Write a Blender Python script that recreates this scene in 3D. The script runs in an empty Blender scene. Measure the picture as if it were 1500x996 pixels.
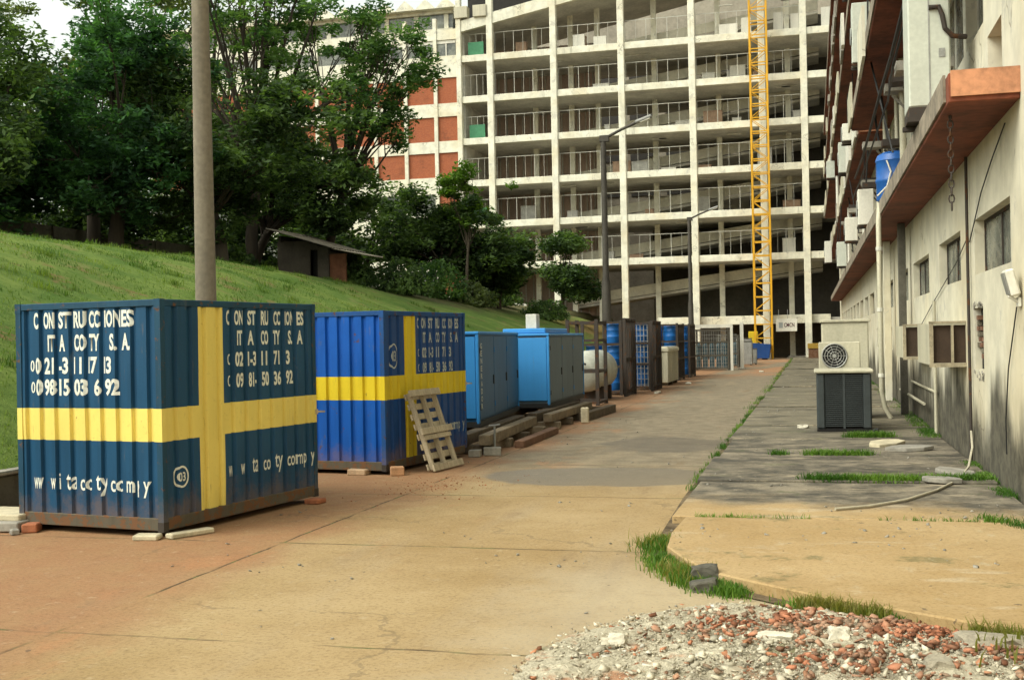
import bpy, bmesh, math, random
import numpy as np
from mathutils import Vector, Matrix, noise as mnoise

random.seed(7)
C = bpy.context.scene.collection
SC = bpy.context.scene
R = math.radians

# ------------------------------------------------------------------ camera, sky, sun, exposure
YAW, ROLL = R(14.5), 0.02
cam = bpy.data.cameras.new('camera'); cam.lens = 40.8; cam.sensor_width = 36; cam.clip_end = 1500
co = bpy.data.objects.new('camera', cam); C.objects.link(co); SC.camera = co
fwd = Vector((-math.sin(YAW), math.cos(YAW), 0)); rt = Vector((math.cos(YAW), math.sin(YAW), 0)); up = Vector((0, 0, 1))
cx_ = rt * math.cos(ROLL) - up * math.sin(ROLL)
cy_ = rt * math.sin(ROLL) + up * math.cos(ROLL)
m = Matrix((cx_, cy_, -fwd)).transposed().to_4x4(); m.translation = (0, 0, 1.95)
co.matrix_world = m

SUN_EL, SUN_AZ = 48, 228          # azimuth clockwise from +Y: the sun stands behind the camera, to its left
w = bpy.data.worlds.new('World'); SC.world = w; w.use_nodes = True
nt = w.node_tree; nt.nodes.clear()
sky = nt.nodes.new('ShaderNodeTexSky'); sky.sky_type = 'NISHITA'; sky.sun_disc = False
sky.sun_elevation = R(SUN_EL); sky.sun_rotation = R(SUN_AZ); sky.dust_density = 4; sky.air_density = 1.5
hsv = nt.nodes.new('ShaderNodeHueSaturation'); hsv.inputs['Saturation'].default_value = 0.22
tint = nt.nodes.new('ShaderNodeMix'); tint.data_type = 'RGBA'; tint.blend_type = 'MULTIPLY'; tint.inputs[0].default_value = 1
tint.inputs[7].default_value = (0.96, 0.98, 0.87, 1)
bg = nt.nodes.new('ShaderNodeBackground'); bg.inputs[1].default_value = 0.15
wo = nt.nodes.new('ShaderNodeOutputWorld')
nt.links.new(sky.outputs[0], hsv.inputs['Color']); nt.links.new(hsv.outputs[0], tint.inputs[6])
nt.links.new(tint.outputs[2], bg.inputs[0]); nt.links.new(bg.outputs[0], wo.inputs[0])
sl = bpy.data.lights.new('sun', 'SUN'); sl.energy = 0.75; sl.angle = R(40); sl.color = (1, 0.975, 0.88)
so = bpy.data.objects.new('sun', sl); C.objects.link(so)
az = R(SUN_AZ)
sdir = Vector((math.sin(az) * math.cos(R(SUN_EL)), math.cos(az) * math.cos(R(SUN_EL)), math.sin(R(SUN_EL))))
so.rotation_euler = sdir.to_track_quat('Z', 'Y').to_euler(); so.location = sdir * 60
vs = SC.view_settings; vs.view_transform = 'Standard'; vs.look = 'None'; vs.gamma = 1; vs.exposure = 1.0; vs.use_curve_mapping = False
SC.cycles.max_bounces = 6; SC.cycles.transparent_max_bounces = 4
SC.cycles.use_denoising = True

# ------------------------------------------------------------------ shader helpers
class Sh:
    def __init__(s, name):
        s.mat = bpy.data.materials.new(name); s.mat.use_nodes = True
        s.nt = s.mat.node_tree; s.b = s.nt.nodes['Principled BSDF']
        s.tc = s.nt.nodes.new('ShaderNodeTexCoord'); s.obj = s.tc.outputs['Object']
    def put(s, sock, v):
        if isinstance(v, bpy.types.NodeSocket): s.nt.links.new(v, sock)
        elif isinstance(v, tuple) and len(v) == 3 and sock.type == 'RGBA': sock.default_value = (*v, 1)
        else: sock.default_value = v
    def mapv(s, scale=(1, 1, 1), vec=None, loc=(0, 0, 0)):
        n = s.nt.nodes.new('ShaderNodeMapping'); s.put(n.inputs[0], vec or s.obj)
        n.inputs['Scale'].default_value = scale; n.inputs['Location'].default_value = loc
        return n.outputs[0]
    def noise(s, scale=5, detail=4, rough=.55, vec=None, col=False):
        n = s.nt.nodes.new('ShaderNodeTexNoise'); s.put(n.inputs['Vector'], vec or s.obj)
        n.inputs['Scale'].default_value = scale; n.inputs['Detail'].default_value = detail; n.inputs['Roughness'].default_value = rough
        return n.outputs[1 if col else 0]
    def voro(s, scale=5, feat='F1', vec=None, out=0):
        n = s.nt.nodes.new('ShaderNodeTexVoronoi'); n.feature = feat; s.put(n.inputs['Vector'], vec or s.obj)
        n.inputs['Scale'].default_value = scale
        return n.outputs[out]
    def ss(s, v, a, b, c=0., d=1.):
        n = s.nt.nodes.new('ShaderNodeMapRange'); n.interpolation_type = 'SMOOTHSTEP'
        s.put(n.inputs[0], v); n.inputs[1].default_value = a; n.inputs[2].default_value = b
        n.inputs[3].default_value = c; n.inputs[4].default_value = d
        return n.outputs[0]
    def m(s, op, a, b=0., c=0.):
        n = s.nt.nodes.new('ShaderNodeMath'); n.operation = op
        s.put(n.inputs[0], a); s.put(n.inputs[1], b); s.put(n.inputs[2], c)
        return n.outputs[0]
    def mix(s, f, a, b, mode='MIX'):
        n = s.nt.nodes.new('ShaderNodeMix'); n.data_type = 'RGBA'; n.blend_type = mode
        s.put(n.inputs[0], f); s.put(n.inputs[6], a); s.put(n.inputs[7], b)
        return n.outputs[2]
    def xyz(s):
        n = s.nt.nodes.new('ShaderNodeSeparateXYZ'); s.put(n.inputs[0], s.obj)
        return n.outputs
    def bump(s, h, strength=.3, dist=.02):
        n = s.nt.nodes.new('ShaderNodeBump'); n.inputs['Strength'].default_value = strength; n.inputs['Distance'].default_value = dist
        s.put(n.inputs['Height'], h); s.nt.links.new(n.outputs[0], s.b.inputs['Normal'])
    def done(s, col, rough=.7, metal=0., spec=.4):
        s.put(s.b.inputs['Base Color'], col); s.put(s.b.inputs['Roughness'], rough); s.put(s.b.inputs['Metallic'], metal)
        s.b.inputs['Specular IOR Level'].default_value = spec
        return s.mat
def dk(c, k): return tuple(x * k for x in c)

def plain(name, col, rough=.7, metal=0., var=.25, scale=3., bump=.1, streak=False):
    s = Sh(name)
    n = s.noise(scale, 6, .65, s.mapv((1, 1, .15)) if streak else None)
    n2 = s.noise(scale * 9, 3)
    f = s.m('ADD', s.m('MULTIPLY', n, .7), s.m('MULTIPLY', n2, .3))
    c = s.mix(s.ss(f, .3, .7), dk(col, 1 - var), dk(col, 1 + var * .7))
    s.bump(n2, bump, .01)
    return s.done(c, rough, metal)

def painted(name, col, rust=.62, rough=.5, streaks=.3, wash=.12, spots=9., rustc=(.10, .045, .02), mud=False):
    s = Sh(name)
    st = s.noise(2.2, 5, .6, s.mapv((3.2, 3.2, .28)))
    big = s.noise(.9, 3)
    c = s.mix(s.ss(st, .35, .75, 0, streaks), col, dk(col, .45))
    lite = tuple(min(1, x * 1.3 + .006) for x in col)
    c = s.mix(s.ss(big, .42, .72, 0, wash * 3), c, lite)
    c = s.mix(s.ss(s.noise(26, 4, .7), .55, .75, 0, .35), c, dk(col, .62))
    rs = s.ss(s.noise(spots, 7, .72), rust, rust + .05)
    c = s.mix(s.m('MULTIPLY', rs, .85), c, rustc)
    c = s.mix(s.ss(s.noise(3.0, 6, .7, s.mapv((5, 5, .5))), .63, .74, 0, .5), c, (.16, .12, .08))
    if mud:                                         # red splashes and scuffs
        x, y, z = s.xyz()
        mz = s.m('ADD', z, s.m('MULTIPLY', s.noise(3.2, 6, .75), -1.1))
        c = s.mix(s.ss(mz, -.50, -.12, .4, 0), c, (.20, .115, .06))
        c = s.mix(s.m('MULTIPLY', s.ss(s.noise(2.2, 8, .8, s.mapv((1, 1, .6), None, (5, 5, 1))), .60, .63), .3), c, (.10, .11, .11))
    s.bump(s.m('ADD', s.noise(40, 3), s.m('MULTIPLY', rs, -.6)), .15, .006)
    return s.done(c, s.m('ADD', s.m('MULTIPLY', rs, .3), rough), 0, .25)

def plaster(name, col, base_z=1.0, grime=.8):
    s = Sh(name); x, y, z = s.xyz()
    big = s.noise(.35, 4); mid = s.noise(1.6, 6, .65)
    c = s.mix(s.ss(mid, .3, .7), dk(col, .84), dk(col, 1.1))
    c = s.mix(s.ss(big, .45, .7, 0, .35), c, (col[0] * .8, col[1] * .66, col[2] * .42))
    streak = s.noise(1.1, 6, .72, s.mapv((2.2, 2.2, .2)))
    c = s.mix(s.m('MULTIPLY', s.ss(streak, .52, .74, 0, .6), s.ss(s.noise(.7, 4, .6, s.mapv((1, 1, .5), None, (1, 6, 2))), .42, .6)), c, (col[0] * .36, col[1] * .34, col[2] * .30))
    peel = s.ss(s.noise(1.15, 8, .72, s.mapv((1, 1, 1), None, (3, 9, 4))), .60, .615)
    c = s.mix(s.m('MULTIPLY', peel, .55), c, (.40, .38, .33))
    # rising damp: its edge wanders with a noise of its own
    wv = s.m('ADD', s.m('MULTIPLY', s.noise(.42, 3, .6, s.mapv((1, 1, .25), None, (0, 3.3, 0))), 3.2), s.m('MULTIPLY', s.noise(2.6, 5, .7, s.mapv((1, 1, .3))), 1.1))
    edge = s.m('SUBTRACT', s.m('ADD', z, 1.28), wv)
    damp = s.ss(edge, base_z - 1.2, base_z - .45, 1, 0)
    c = s.mix(s.m('MULTIPLY', damp, grime), c, s.mix(s.ss(s.noise(4, 5, .7), .35, .65), (.028, .026, .02), (.10, .09, .065)))
    crack = s.voro(.55, 'DISTANCE_TO_EDGE', s.mapv((1, 1, 1), s.noise(.8, 3, .5, None, True)))
    c = s.mix(s.ss(crack, .0, .006, .5, 0), c, (.10, .08, .05))
    sp = s.ss(s.noise(7, 6, .75), .66, .72)
    c = s.mix(s.m('MULTIPLY', sp, .6), c, (.12, .10, .07))
    s.bump(s.m('ADD', mid, s.m('MULTIPLY', s.noise(28, 4), .4)), .25, .012)
    return s.done(c, .9, 0, .2)

# ------------------------------------------------------------------ mesh helpers
class MB:
    def __init__(s): s.v = []; s.f = []; s.m = []
    def add(s, vs, fs, mat=0):
        o = len(s.v); s.v += [tuple(v) for v in vs]; s.f += [tuple(i + o for i in f) for f in fs]; s.m += [mat] * len(fs)
    def box(s, x0, x1, y0, y1, z0, z1, mat=0):
        s.add([(x0, y0, z0), (x1, y0, z0), (x1, y1, z0), (x0, y1, z0), (x0, y0, z1), (x1, y0, z1), (x1, y1, z1), (x0, y1, z1)],
              [(0, 3, 2, 1), (4, 5, 6, 7), (0, 1, 5, 4), (1, 2, 6, 5), (2, 3, 7, 6), (3, 0, 4, 7)], mat); return s
    def obox(s, c, size, M, mat=0):
        h = [x / 2 for x in size]; vs = []
        for z in (-1, 1):
            for (x, y) in ((-1, -1), (1, -1), (1, 1), (-1, 1)):
                vs.append(Vector(c) + M @ Vector((x * h[0], y * h[1], z * h[2])))
        s.add(vs, [(0, 3, 2, 1), (4, 5, 6, 7), (0, 1, 5, 4), (1, 2, 6, 5), (2, 3, 7, 6), (3, 0, 4, 7)], mat); return s
    def bar(s, a, b, wd, ht, mat=0):
        a, b = Vector(a), Vector(b); d = b - a
        q = d.to_track_quat('X', 'Z').to_matrix()
        return s.obox((a + b) / 2, (d.length, wd, ht), q, mat)
    def tube(s, pts, r, n=10, mat=0, caps=True):
        pts = [Vector(p) for p in pts]; k = len(pts)
        rs = r if isinstance(r, (list, tuple)) else [r] * k
        vs, fs = [], []; prev = None
        for i, p in enumerate(pts):
            d = (pts[min(i + 1, k - 1)] - pts[max(i - 1, 0)]).normalized()
            if prev is None:
                prev = d.orthogonal().normalized()
            u = (prev - d * prev.dot(d)); u = u.normalized() if u.length > 1e-5 else d.orthogonal().normalized()
            prev = u; v = d.cross(u)
            for j in range(n):
                a = 2 * math.pi * j / n
                vs.append(p + (u * math.cos(a) + v * math.sin(a)) * rs[i])
        for i in range(k - 1):
            for j in range(n):
                fs.append((i * n + j, i * n + (j + 1) % n, (i + 1) * n + (j + 1) % n, (i + 1) * n + j))
        if caps: fs += [tuple(range(n))[::-1], tuple(range((k - 1) * n, k * n))]
        s.add(vs, fs, mat); return s
    def lathe(s, prof, n=20, mat=0, M=None):
        M = M or Matrix.Identity(4); vs, fs = [], []
        for (r, z) in prof:
            for j in range(n):
                a = 2 * math.pi * j / n
                vs.append(M @ Vector((r * math.cos(a), r * math.sin(a), z)))
        for i in range(len(prof) - 1):
            for j in range(n):
                fs.append((i * n + j, i * n + (j + 1) % n, (i + 1) * n + (j + 1) % n, (i + 1) * n + j))
        fs += [tuple(range(n))[::-1], tuple(range((len(prof) - 1) * n, len(prof) * n))]
        s.add(vs, fs, mat); return s
    def prism(s, poly, z0, z1, mat=0):
        n = len(poly)
        vs = [(x, y, z0) for x, y in poly] + [(x, y, z1) for x, y in poly]
        s.add(vs, [tuple(range(n))[::-1], tuple(range(n, 2 * n))] + [(i, (i + 1) % n, n + (i + 1) % n, n + i) for i in range(n)], mat); return s
    def build(s, name, mats, parent=None, bevel=0, smooth=0, loc=None):
        me = bpy.data.meshes.new(name); me.from_pydata(s.v, [], s.f)
        mats = mats if isinstance(mats, (list, tuple)) else [mats]
        for mt in mats: me.materials.append(mt)
        if len(mats) > 1: me.polygons.foreach_set('material_index', s.m)
        if bevel:
            bm = bmesh.new(); bm.from_mesh(me)
            bm.normal_update()
            ed = [e for e in bm.edges if len(e.link_faces) == 2 and e.calc_face_angle(0) > .5]
            bmesh.ops.bevel(bm, geom=ed, offset=bevel, segments=1, affect='EDGES', clamp_overlap=True)
            bm.to_mesh(me); bm.free()
        if smooth:
            me.polygons.foreach_set('use_smooth', [True] * len(me.polygons))
            me.set_sharp_from_angle(angle=R(smooth))
        o = bpy.data.objects.new(name, me); C.objects.link(o)
        if parent: o.parent = parent
        if loc: o.location = loc
        return o
def tag(o, label=None, cat=None, group=None, kind=None):
    for k, v in (('label', label), ('category', cat), ('group', group), ('kind', kind)):
        if v: o[k] = v
    return o
def thing(name, label, cat, loc=(0, 0, 0), rz=0, group=None):
    o = bpy.data.objects.new(name, None); o.empty_display_size = .2; C.objects.link(o)
    o.location = loc; o.rotation_euler = (0, 0, R(rz)); return tag(o, label, cat, group)
def copy_tree(o, parent=None):
    c = o.copy(); C.objects.link(c)
    if parent: c.parent = parent
    for ch in [x for x in bpy.data.objects if x.parent == o]: copy_tree(ch, c)
    return c
def raw_mesh(name, V, Fq, mats, mi=None, parent=None, smooth=False):
    """fast mesh from numpy arrays; Fq is (n,k)"""
    me = bpy.data.meshes.new(name); n, k = Fq.shape
    me.vertices.add(len(V)); me.vertices.foreach_set('co', V.astype(np.float32).ravel())
    me.loops.add(n * k); me.loops.foreach_set('vertex_index', Fq.astype(np.int32).ravel())
    me.polygons.add(n); me.polygons.foreach_set('loop_start', np.arange(0, n * k, k, dtype=np.int32))
    for mt in (mats if isinstance(mats, (list, tuple)) else [mats]): me.materials.append(mt)
    if mi is not None: me.polygons.foreach_set('material_index', mi.astype(np.int32))
    me.update(calc_edges=True); me.validate()
    if smooth: me.polygons.foreach_set('use_smooth', [True] * n)
    o = bpy.data.objects.new(name, me); C.objects.link(o)
    if parent: o.parent = parent
    return o
def text_bm(txt, size, bold=.0, sx=1., spacing=1.):
    cu = bpy.data.curves.new('t', 'FONT'); cu.body = txt; cu.size = size; cu.offset = bold; cu.space_character = spacing
    cu.resolution_u = 3; cu.fill_mode = 'FRONT'
    ob = bpy.data.objects.new('t', cu); C.objects.link(ob)
    dg = bpy.context.evaluated_depsgraph_get(); dg.update()
    me = ob.evaluated_get(dg).to_mesh(); bm = bmesh.new(); bm.from_mesh(me)
    ob.evaluated_get(dg).to_mesh_clear(); bpy.data.objects.remove(ob); bpy.data.curves.remove(cu)
    for v in bm.verts: v.co.x *= sx
    return bm
def fit_bm(bm, x0, x1, z0, z1, keep_h=False):
    xs = [v.co.x for v in bm.verts]; ys = [v.co.y for v in bm.verts]
    a, b, c, d = min(xs), max(xs), min(ys), max(ys)
    for v in bm.verts:
        v.co.x = x0 + (v.co.x - a) / (b - a) * (x1 - x0); v.co.y = z0 + (v.co.y - c) / (d - c) * (z1 - z0)
    return bm
def ring_bm(u, z, ru, rz, t, n=28):
    bm = bmesh.new(); o, i = [], []
    for k in range(n):
        a = 2 * math.pi * k / n
        o.append(bm.verts.new((u + ru * math.cos(a), z + rz * math.sin(a), 0))); i.append(bm.verts.new((u + (ru - t) * math.cos(a), z + (rz - t) * math.sin(a), 0)))
    for k in range(n): bm.faces.new((o[k], o[(k + 1) % n], i[(k + 1) % n], i[k]))
    return bm

# ------------------------------------------------------------------ shared materials
M = {}
M['steel_dark'] = painted('dark_rusty_steel', (.045, .036, .03), .55, .7, .3, .1, 6)
M['steel_grey'] = plain('galvanised_steel', (.30, .30, .28), .5, .3, .3, 4, .1)
M['white_paint'] = plain('white_paint', (.62, .60, .52), .6, 0, .2, 2, .08, True)
M['concrete'] = plain('grey_concrete', (.27, .25, .21), .9, 0, .35, 2.5, .3)
M['concrete_dark'] = plain('dark_concrete', (.09, .083, .065), .9, 0, .4, 2.5, .3)
M['brick'] = plain('red_brick', (.34, .12, .055), .9, 0, .35, 8, .3)
M['wood'] = plain('weathered_wood', (.42, .35, .24), .85, 0, .4, 9, .3, True)
M['wood_dark'] = plain('dark_wet_wood', (.105, .078, .05), .9, 0, .5, 5, .3)
M['black'] = plain('black_rubber', (.015, .015, .015), .6, 0, .3, 6)
M['beige_metal'] = plain('beige_painted_metal', (.46, .43, .32), .5, 0, .22, 2.5, .05, True)
M['void'] = plain('dark_interior', (.012, .011, .010), 1, 0, .2, 2)
def glass_mat():
    s = Sh('dusty_window_glass')
    c = s.mix(s.ss(s.noise(1.3, 5), .35, .7), (.05, .058, .052), (.20, .21, .175))
    return s.done(c, s.ss(s.noise(4, 4), .3, .7, .12, .35), 0, .6)
M['glass'] = glass_mat()

# ------------------------------------------------------------------ ground, road, sidewalk
def road_mat():
    s = Sh('road_concrete'); x, y, z = s.xyz()
    n1 = s.noise(.45, 6, .6); n2 = s.noise(2.4, 6, .68); n3 = s.noise(30, 4, .7); n4 = s.noise(110, 3, .7)
    sw = s.noise(.5, 5, .6, s.mapv((2.6, .35, 1)))                       # wheel-swept streaks along the road
    tan = s.mix(s.ss(n1, .32, .68), (.27, .178, .074), (.36, .26, .132))
    grey = s.mix(s.ss(n2, .3, .72), (.150, .122, .082), (.25, .205, .138))
    wob = s.m('MULTIPLY', s.m('SUBTRACT', s.noise(.35, 5, .6), .5), 6.)
    far = s.ss(s.m('ADD', y, wob), 13.8, 18.5)
    c = s.mix(far, tan, grey)
    c = s.mix(s.ss(sw, .5, .72, 0, .42), c, (.30, .235, .15))
    c = s.mix(s.ss(s.noise(.6, 5, .65, s.mapv((2.2, .5, 1), None, (9, 3, 0))), .56, .72, 0, .5), c, (.17, .105, .05))
    # red clay tracked out along the row of containers
    red = s.ss(s.m('ADD', x, s.m('MULTIPLY', s.m('SUBTRACT', s.noise(.6, 6, .7), .5), 3.2)), -5.35, -4.3, 1, 0)
    c = s.mix(s.m('MULTIPLY', red, s.ss(n2, .2, .7, .55, 1.)), c, (.27, .135, .062))
    rp = s.m('MULTIPLY', s.ss(s.noise(.55, 5, .7, s.mapv((1.3, .7, 1), None, (4, 0, 0))), .56, .66), s.ss(x, -4.6, -3.0, 1, 0))
    c = s.mix(s.m('MULTIPLY', rp, .6), c, (.34, .16, .07))
    fr = s.m('MULTIPLY', s.ss(s.m('ADD', y, wob), 52, 60), s.ss(s.noise(.3, 4, .6, s.mapv((1, .35, 1))), .42, .55))
    c = s.mix(s.m('MULTIPLY', fr, .8), c, (.34, .17, .08))
    # damp patch in front of the second container
    ex = s.m('DIVIDE', s.m('ADD', x, 2.9), 1.75); ey = s.m('DIVIDE', s.m('SUBTRACT', y, 16.2), 1.15)
    el = s.m('ADD', s.m('MULTIPLY', ex, ex), s.m('MULTIPLY', ey, ey))
    wet = s.ss(s.m('ADD', el, s.m('MULTIPLY', s.m('SUBTRACT', s.noise(1.3, 5, .6), .5), 1.0)), .85, 1.05, 1, 0)
    ex2 = s.m('DIVIDE', s.m('ADD', x, 2.6), 1.25); ey2 = s.m('DIVIDE', s.m('SUBTRACT', y, 21.2), 1.7)
    el2 = s.m('ADD', s.m('MULTIPLY', ex2, ex2), s.m('MULTIPLY', ey2, ey2))
    wet2 = s.ss(s.m('ADD', el2, s.m('MULTIPLY', s.m('SUBTRACT', s.noise(1.1, 6, .7), .5), 2.6)), .55, 1.1, 1, 0)
    c = s.mix(s.m('MULTIPLY', wet, .72), c, (.14, .118, .088))
    c = s.mix(s.m('MULTIPLY', wet2, .6), c, (.085, .07, .052))
    # pale dust and cement spill towards the rubble
    cem = s.m('MULTIPLY', s.ss(s.m('ADD', x, s.m('MULTIPLY', s.m('SUBTRACT', s.noise(1.2, 5, .6), .5), 1.8)), -2.7, -1.5), s.ss(y, 8.8, 10.8, 1, 0))
    c = s.mix(s.m('MULTIPLY', cem, s.ss(n3, .3, .7, .3, .75)), c, (.42, .36, .26))
    # grain, pits, dark spots
    c = s.mix(s.ss(n3, .46, .68, 0, .6), c, s.mix(1, c, (.55, .5, .42), 'MULTIPLY'))
    c = s.mix(s.ss(n4, .52, .7, 0, .3), c, (.45, .37, .26))
    c = s.mix(s.m('MULTIPLY', s.ss(s.noise(9, 3, .6), .70, .74), .7), c, (.07, .05, .035))
    # joints
    wx = s.m('ADD', x, s.m('MULTIPLY', s.m('SUBTRACT', s.noise(2.5, 4), .5), .07))
    wy = s.m('ADD', y, s.m('MULTIPLY', s.m('SUBTRACT', s.noise(2.5, 4, .5, s.mapv((1, 1, 1), None, (7, 7, 0))), .5), .09))
    jl = s.m('LESS_THAN', s.m('ABSOLUTE', s.m('ADD', wx, 5.09)), .016)
    jt = s.m('LESS_THAN', s.m('ABSOLUTE', s.m('SUBTRACT', s.m('FLOORED_MODULO', s.m('SUBTRACT', wy, 6.93), 3.55), .02)), .016)
    j = s.m('MAXIMUM', jl, jt)
    jn = s.ss(s.noise(1.1, 4), .36, .58)
    moss = s.mix(s.ss(s.noise(3.3, 3), .5, .6), (.06, .035, .016), (.06, .085, .02))
    c = s.mix(s.m('MULTIPLY', j, s.m('MULTIPLY', jn, .9)), c, moss)
    warp = s.nt.nodes.new('ShaderNodeVectorMath'); warp.operation = 'MULTIPLY_ADD'
    s.put(warp.inputs[0], s.noise(1.3, 5, .65, None, True)); warp.inputs[1].default_value = (1.1, 1.1, 0); s.nt.links.new(s.obj, warp.inputs[2])
    ck = s.voro(.30, 'DISTANCE_TO_EDGE', warp.outputs[0])
    ckm = s.m('MULTIPLY', s.ss(ck, .002, .007, 1, 0), s.ss(s.noise(.5, 3), .46, .56))
    c = s.mix(s.m('MULTIPLY', ckm, .35), c, (.09, .065, .04))
    c = s.mix(s.ss(s.noise(5.5, 7, .75), .50, .68, 0, .38), c, s.mix(1, c, (.62, .56, .5), 'MULTIPLY'))
    c = s.mix(s.ss(s.noise(7.5, 7, .75, s.mapv((1, 1, 1), None, (4, 1, 0))), .56, .70, 0, .4), c, (.44, .36, .24))
    h = s.m('ADD', s.m('ADD', s.m('MULTIPLY', n3, .5), s.m('MULTIPLY', n4, .35)), s.m('MULTIPLY', j, -1.5))
    s.bump(h, .5, .014)
    rough = s.m('SUBTRACT', .9, s.m('MULTIPLY', s.m('MAXIMUM', wet, s.m('MULTIPLY', wet2, .6)), .42))
    return s.done(c, rough, 0, .35)
def dirt_mat():
    s = Sh('red_dirt'); n = s.noise(.8, 6, .65); n3 = s.noise(24, 4, .7)
    c = s.mix(s.ss(n, .35, .68), (.22, .085, .03), (.30, .17, .08))
    c = s.mix(s.ss(s.noise(.25, 4), .52, .62), c, (.07, .10, .025))
    c = s.mix(s.ss(n3, .5, .7, 0, .5), c, (.12, .07, .035))
    s.bump(n3, .5, .03)
    return s.done(c, .95, 0, .2)
b = MB(); b.add([(-500, -300, -.03), (500, -300, -.03), (500, 900, -.03), (-500, 900, -.03)], [(0, 1, 2, 3)])
tag(b.build('ground', dirt_mat()), kind='structure')
b = MB(); b.add([(-9.3, -6, 0), (2.3, -6, 0), (2.3, 104, 0), (-9.3, 104, 0)], [(0, 1, 2, 3)])
tag(b.build('road', road_mat()), kind='structure')

def walk_mat():
    s = Sh('sidewalk_concrete'); x, y, z = s.xyz()
    n1 = s.noise(.5, 6, .6); n2 = s.noise(2.2, 6, .7); n3 = s.noise(32, 4, .7)
    tan = s.mix(s.ss(n1, .3, .7), (.325, .215, .092), (.40, .285, .145))
    c = tan
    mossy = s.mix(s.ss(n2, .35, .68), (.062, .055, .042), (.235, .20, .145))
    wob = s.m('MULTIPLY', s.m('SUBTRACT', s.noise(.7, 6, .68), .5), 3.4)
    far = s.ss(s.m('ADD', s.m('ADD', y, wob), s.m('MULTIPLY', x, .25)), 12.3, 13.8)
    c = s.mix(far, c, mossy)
    mid = s.ss(s.m('ADD', y, s.m('MULTIPLY', wob, 1.5)), 19, 24)
    c = s.mix(s.m('MULTIPLY', mid, .55), c, (.17, .15, .10))
    c = s.mix(s.m('MULTIPLY', s.ss(s.noise(.9, 5, .7, s.mapv((.8, 2.4, 1), None, (3, 5, 0))), .57, .66), .5), c, (.46, .38, .26))
    c = s.mix(s.ss(s.noise(1.4, 6, .7, s.mapv((1, 1, 1), None, (30, 4, 0))), .58, .66, 0, .5), c, (.07, .085, .03))
    c = s.mix(s.ss(n3, .46, .68, 0, .55), c, s.mix(1, c, (.55, .5, .42), 'MULTIPLY'))
    c = s.mix(s.ss(s.noise(5, 7, .75), .52, .68, 0, .4), c, s.mix(1, c, (.62, .58, .5), 'MULTIPLY'))
    c = s.mix(s.ss(s.noise(3.4, 7, .75, s.mapv((1.4, .7, 1), None, (8, 1, 0))), .58, .70, 0, .45), c, (.42, .36, .25))
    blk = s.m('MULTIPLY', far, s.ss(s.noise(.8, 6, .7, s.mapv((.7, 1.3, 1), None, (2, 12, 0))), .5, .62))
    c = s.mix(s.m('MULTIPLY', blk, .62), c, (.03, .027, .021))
    c = s.mix(s.m('MULTIPLY', s.ss(s.noise(8, 3, .6), .69, .73), .7), c, (.07, .05, .035))
    s.bump(s.m('ADD', n3, s.m('MULTIPLY', n2, .8)), .35, .014)
    return s.done(c, s.ss(n2, .3, .7, .65, .95), 0, .35)
WALK = walk_mat()
walk = MB()
near = [(-1.30, 12.0), (-1.33, 11.1), (-1.28, 10.3), (-1.07, 9.75), (-.80, 9.22), (-.4, 8.85), (.01, 8.5), (.58, 8.12), (1.22, 7.68), (2.0, 7.2), (2.17, 7.15), (2.17, 12.0)]
walk.prism(near[::-1][::-1], -.02, .10)
random.seed(3)
y = 12.1
while y < 96:
    y2 = y + random.uniform(2.9, 3.3)
    xa = -1.46 + random.uniform(-.03, .05); t = random.uniform(-.012, .018)
    split = random.random() < .55 and y > 30
    cuts = [xa, random.uniform(.2, .9), 2.17] if split else [xa, 2.17]
    for i in range(len(cuts) - 1):
        z = .09 + random.uniform(-.04, .03)
        a, c_ = cuts[i] + (.03 if i else 0), cuts[i + 1] - .02
        q = [(a, y), (c_, y + random.uniform(-.03, .03)), (c_, y2 - .11 + random.uniform(-.03, .03)), (a + random.uniform(-.03, .03), y2 - .10)]
        walk.prism(q, -.02, z)
    y = y2
tag(walk.build('sidewalk', WALK, bevel=.012), kind='structure')
# soil bed that shows in the gaps between the slabs and by the wall
b = MB(); sb = [(2.3, 100), (-1.55, 100), (-1.54, 14), (-1.47, 11.0), (-1.40, 10.25), (-1.18, 9.65), (-.9, 9.12), (-.48, 8.74), (-.06, 8.38), (.52, 8.0), (1.15, 7.57), (2.3, 6.9)]
b.add([(x, y, .012) for x, y in sb], [tuple(range(len(sb)))])
def soil_mat():
    s = Sh('dark_soil'); n = s.noise(3, 6, .7); n3 = s.noise(40, 4)
    c = s.mix(s.ss(n, .35, .65), (.05, .035, .02), (.17, .125, .075)); s.bump(n3, .6, .03)
    return s.done(c, .95, 0, .2)
tag(b.build('soil_bed', soil_mat()), kind='structure')

# ------------------------------------------------------------------ hillside
def hill_z(X, Y):
    zc = np.interp(Y, [-20, 10, 29, 41, 50, 67, 84, 95, 130], [5.6, 5.4, 5.3, 5.3, 4.95, 4.75, 4.7, 4.7, 4.7])
    s_ = np.clip((-9.3 - X) / 13.7, 0, 1)
    prof = 1 - (1 - s_) ** 1.55
    z = .42 + (zc - .42) * prof
    f = np.clip((X + 19.5) / 3, 0, 1) * np.clip((Y - 86) / 7, 0, 1)     # the bank falls away in front of the open ground floor
    z = z * (1 - f) + (-.06) * f
    e = np.clip((Y - 60) / 20, 0, 1)                                    # and loses its kerb towards the far end
    z = np.where(X > -12, z - e * .42 * np.clip((X + 12) / 2.7, 0, 1), z)
    return z
xs = np.concatenate([np.linspace(-70, -26, 12), np.linspace(-25, -9.3, 48)])
ys = np.concatenate([np.linspace(-20, 60, 110), np.linspace(61, 115, 60)])
GX, GY = np.meshgrid(xs, ys); GZ = hill_z(GX, GY)
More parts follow.
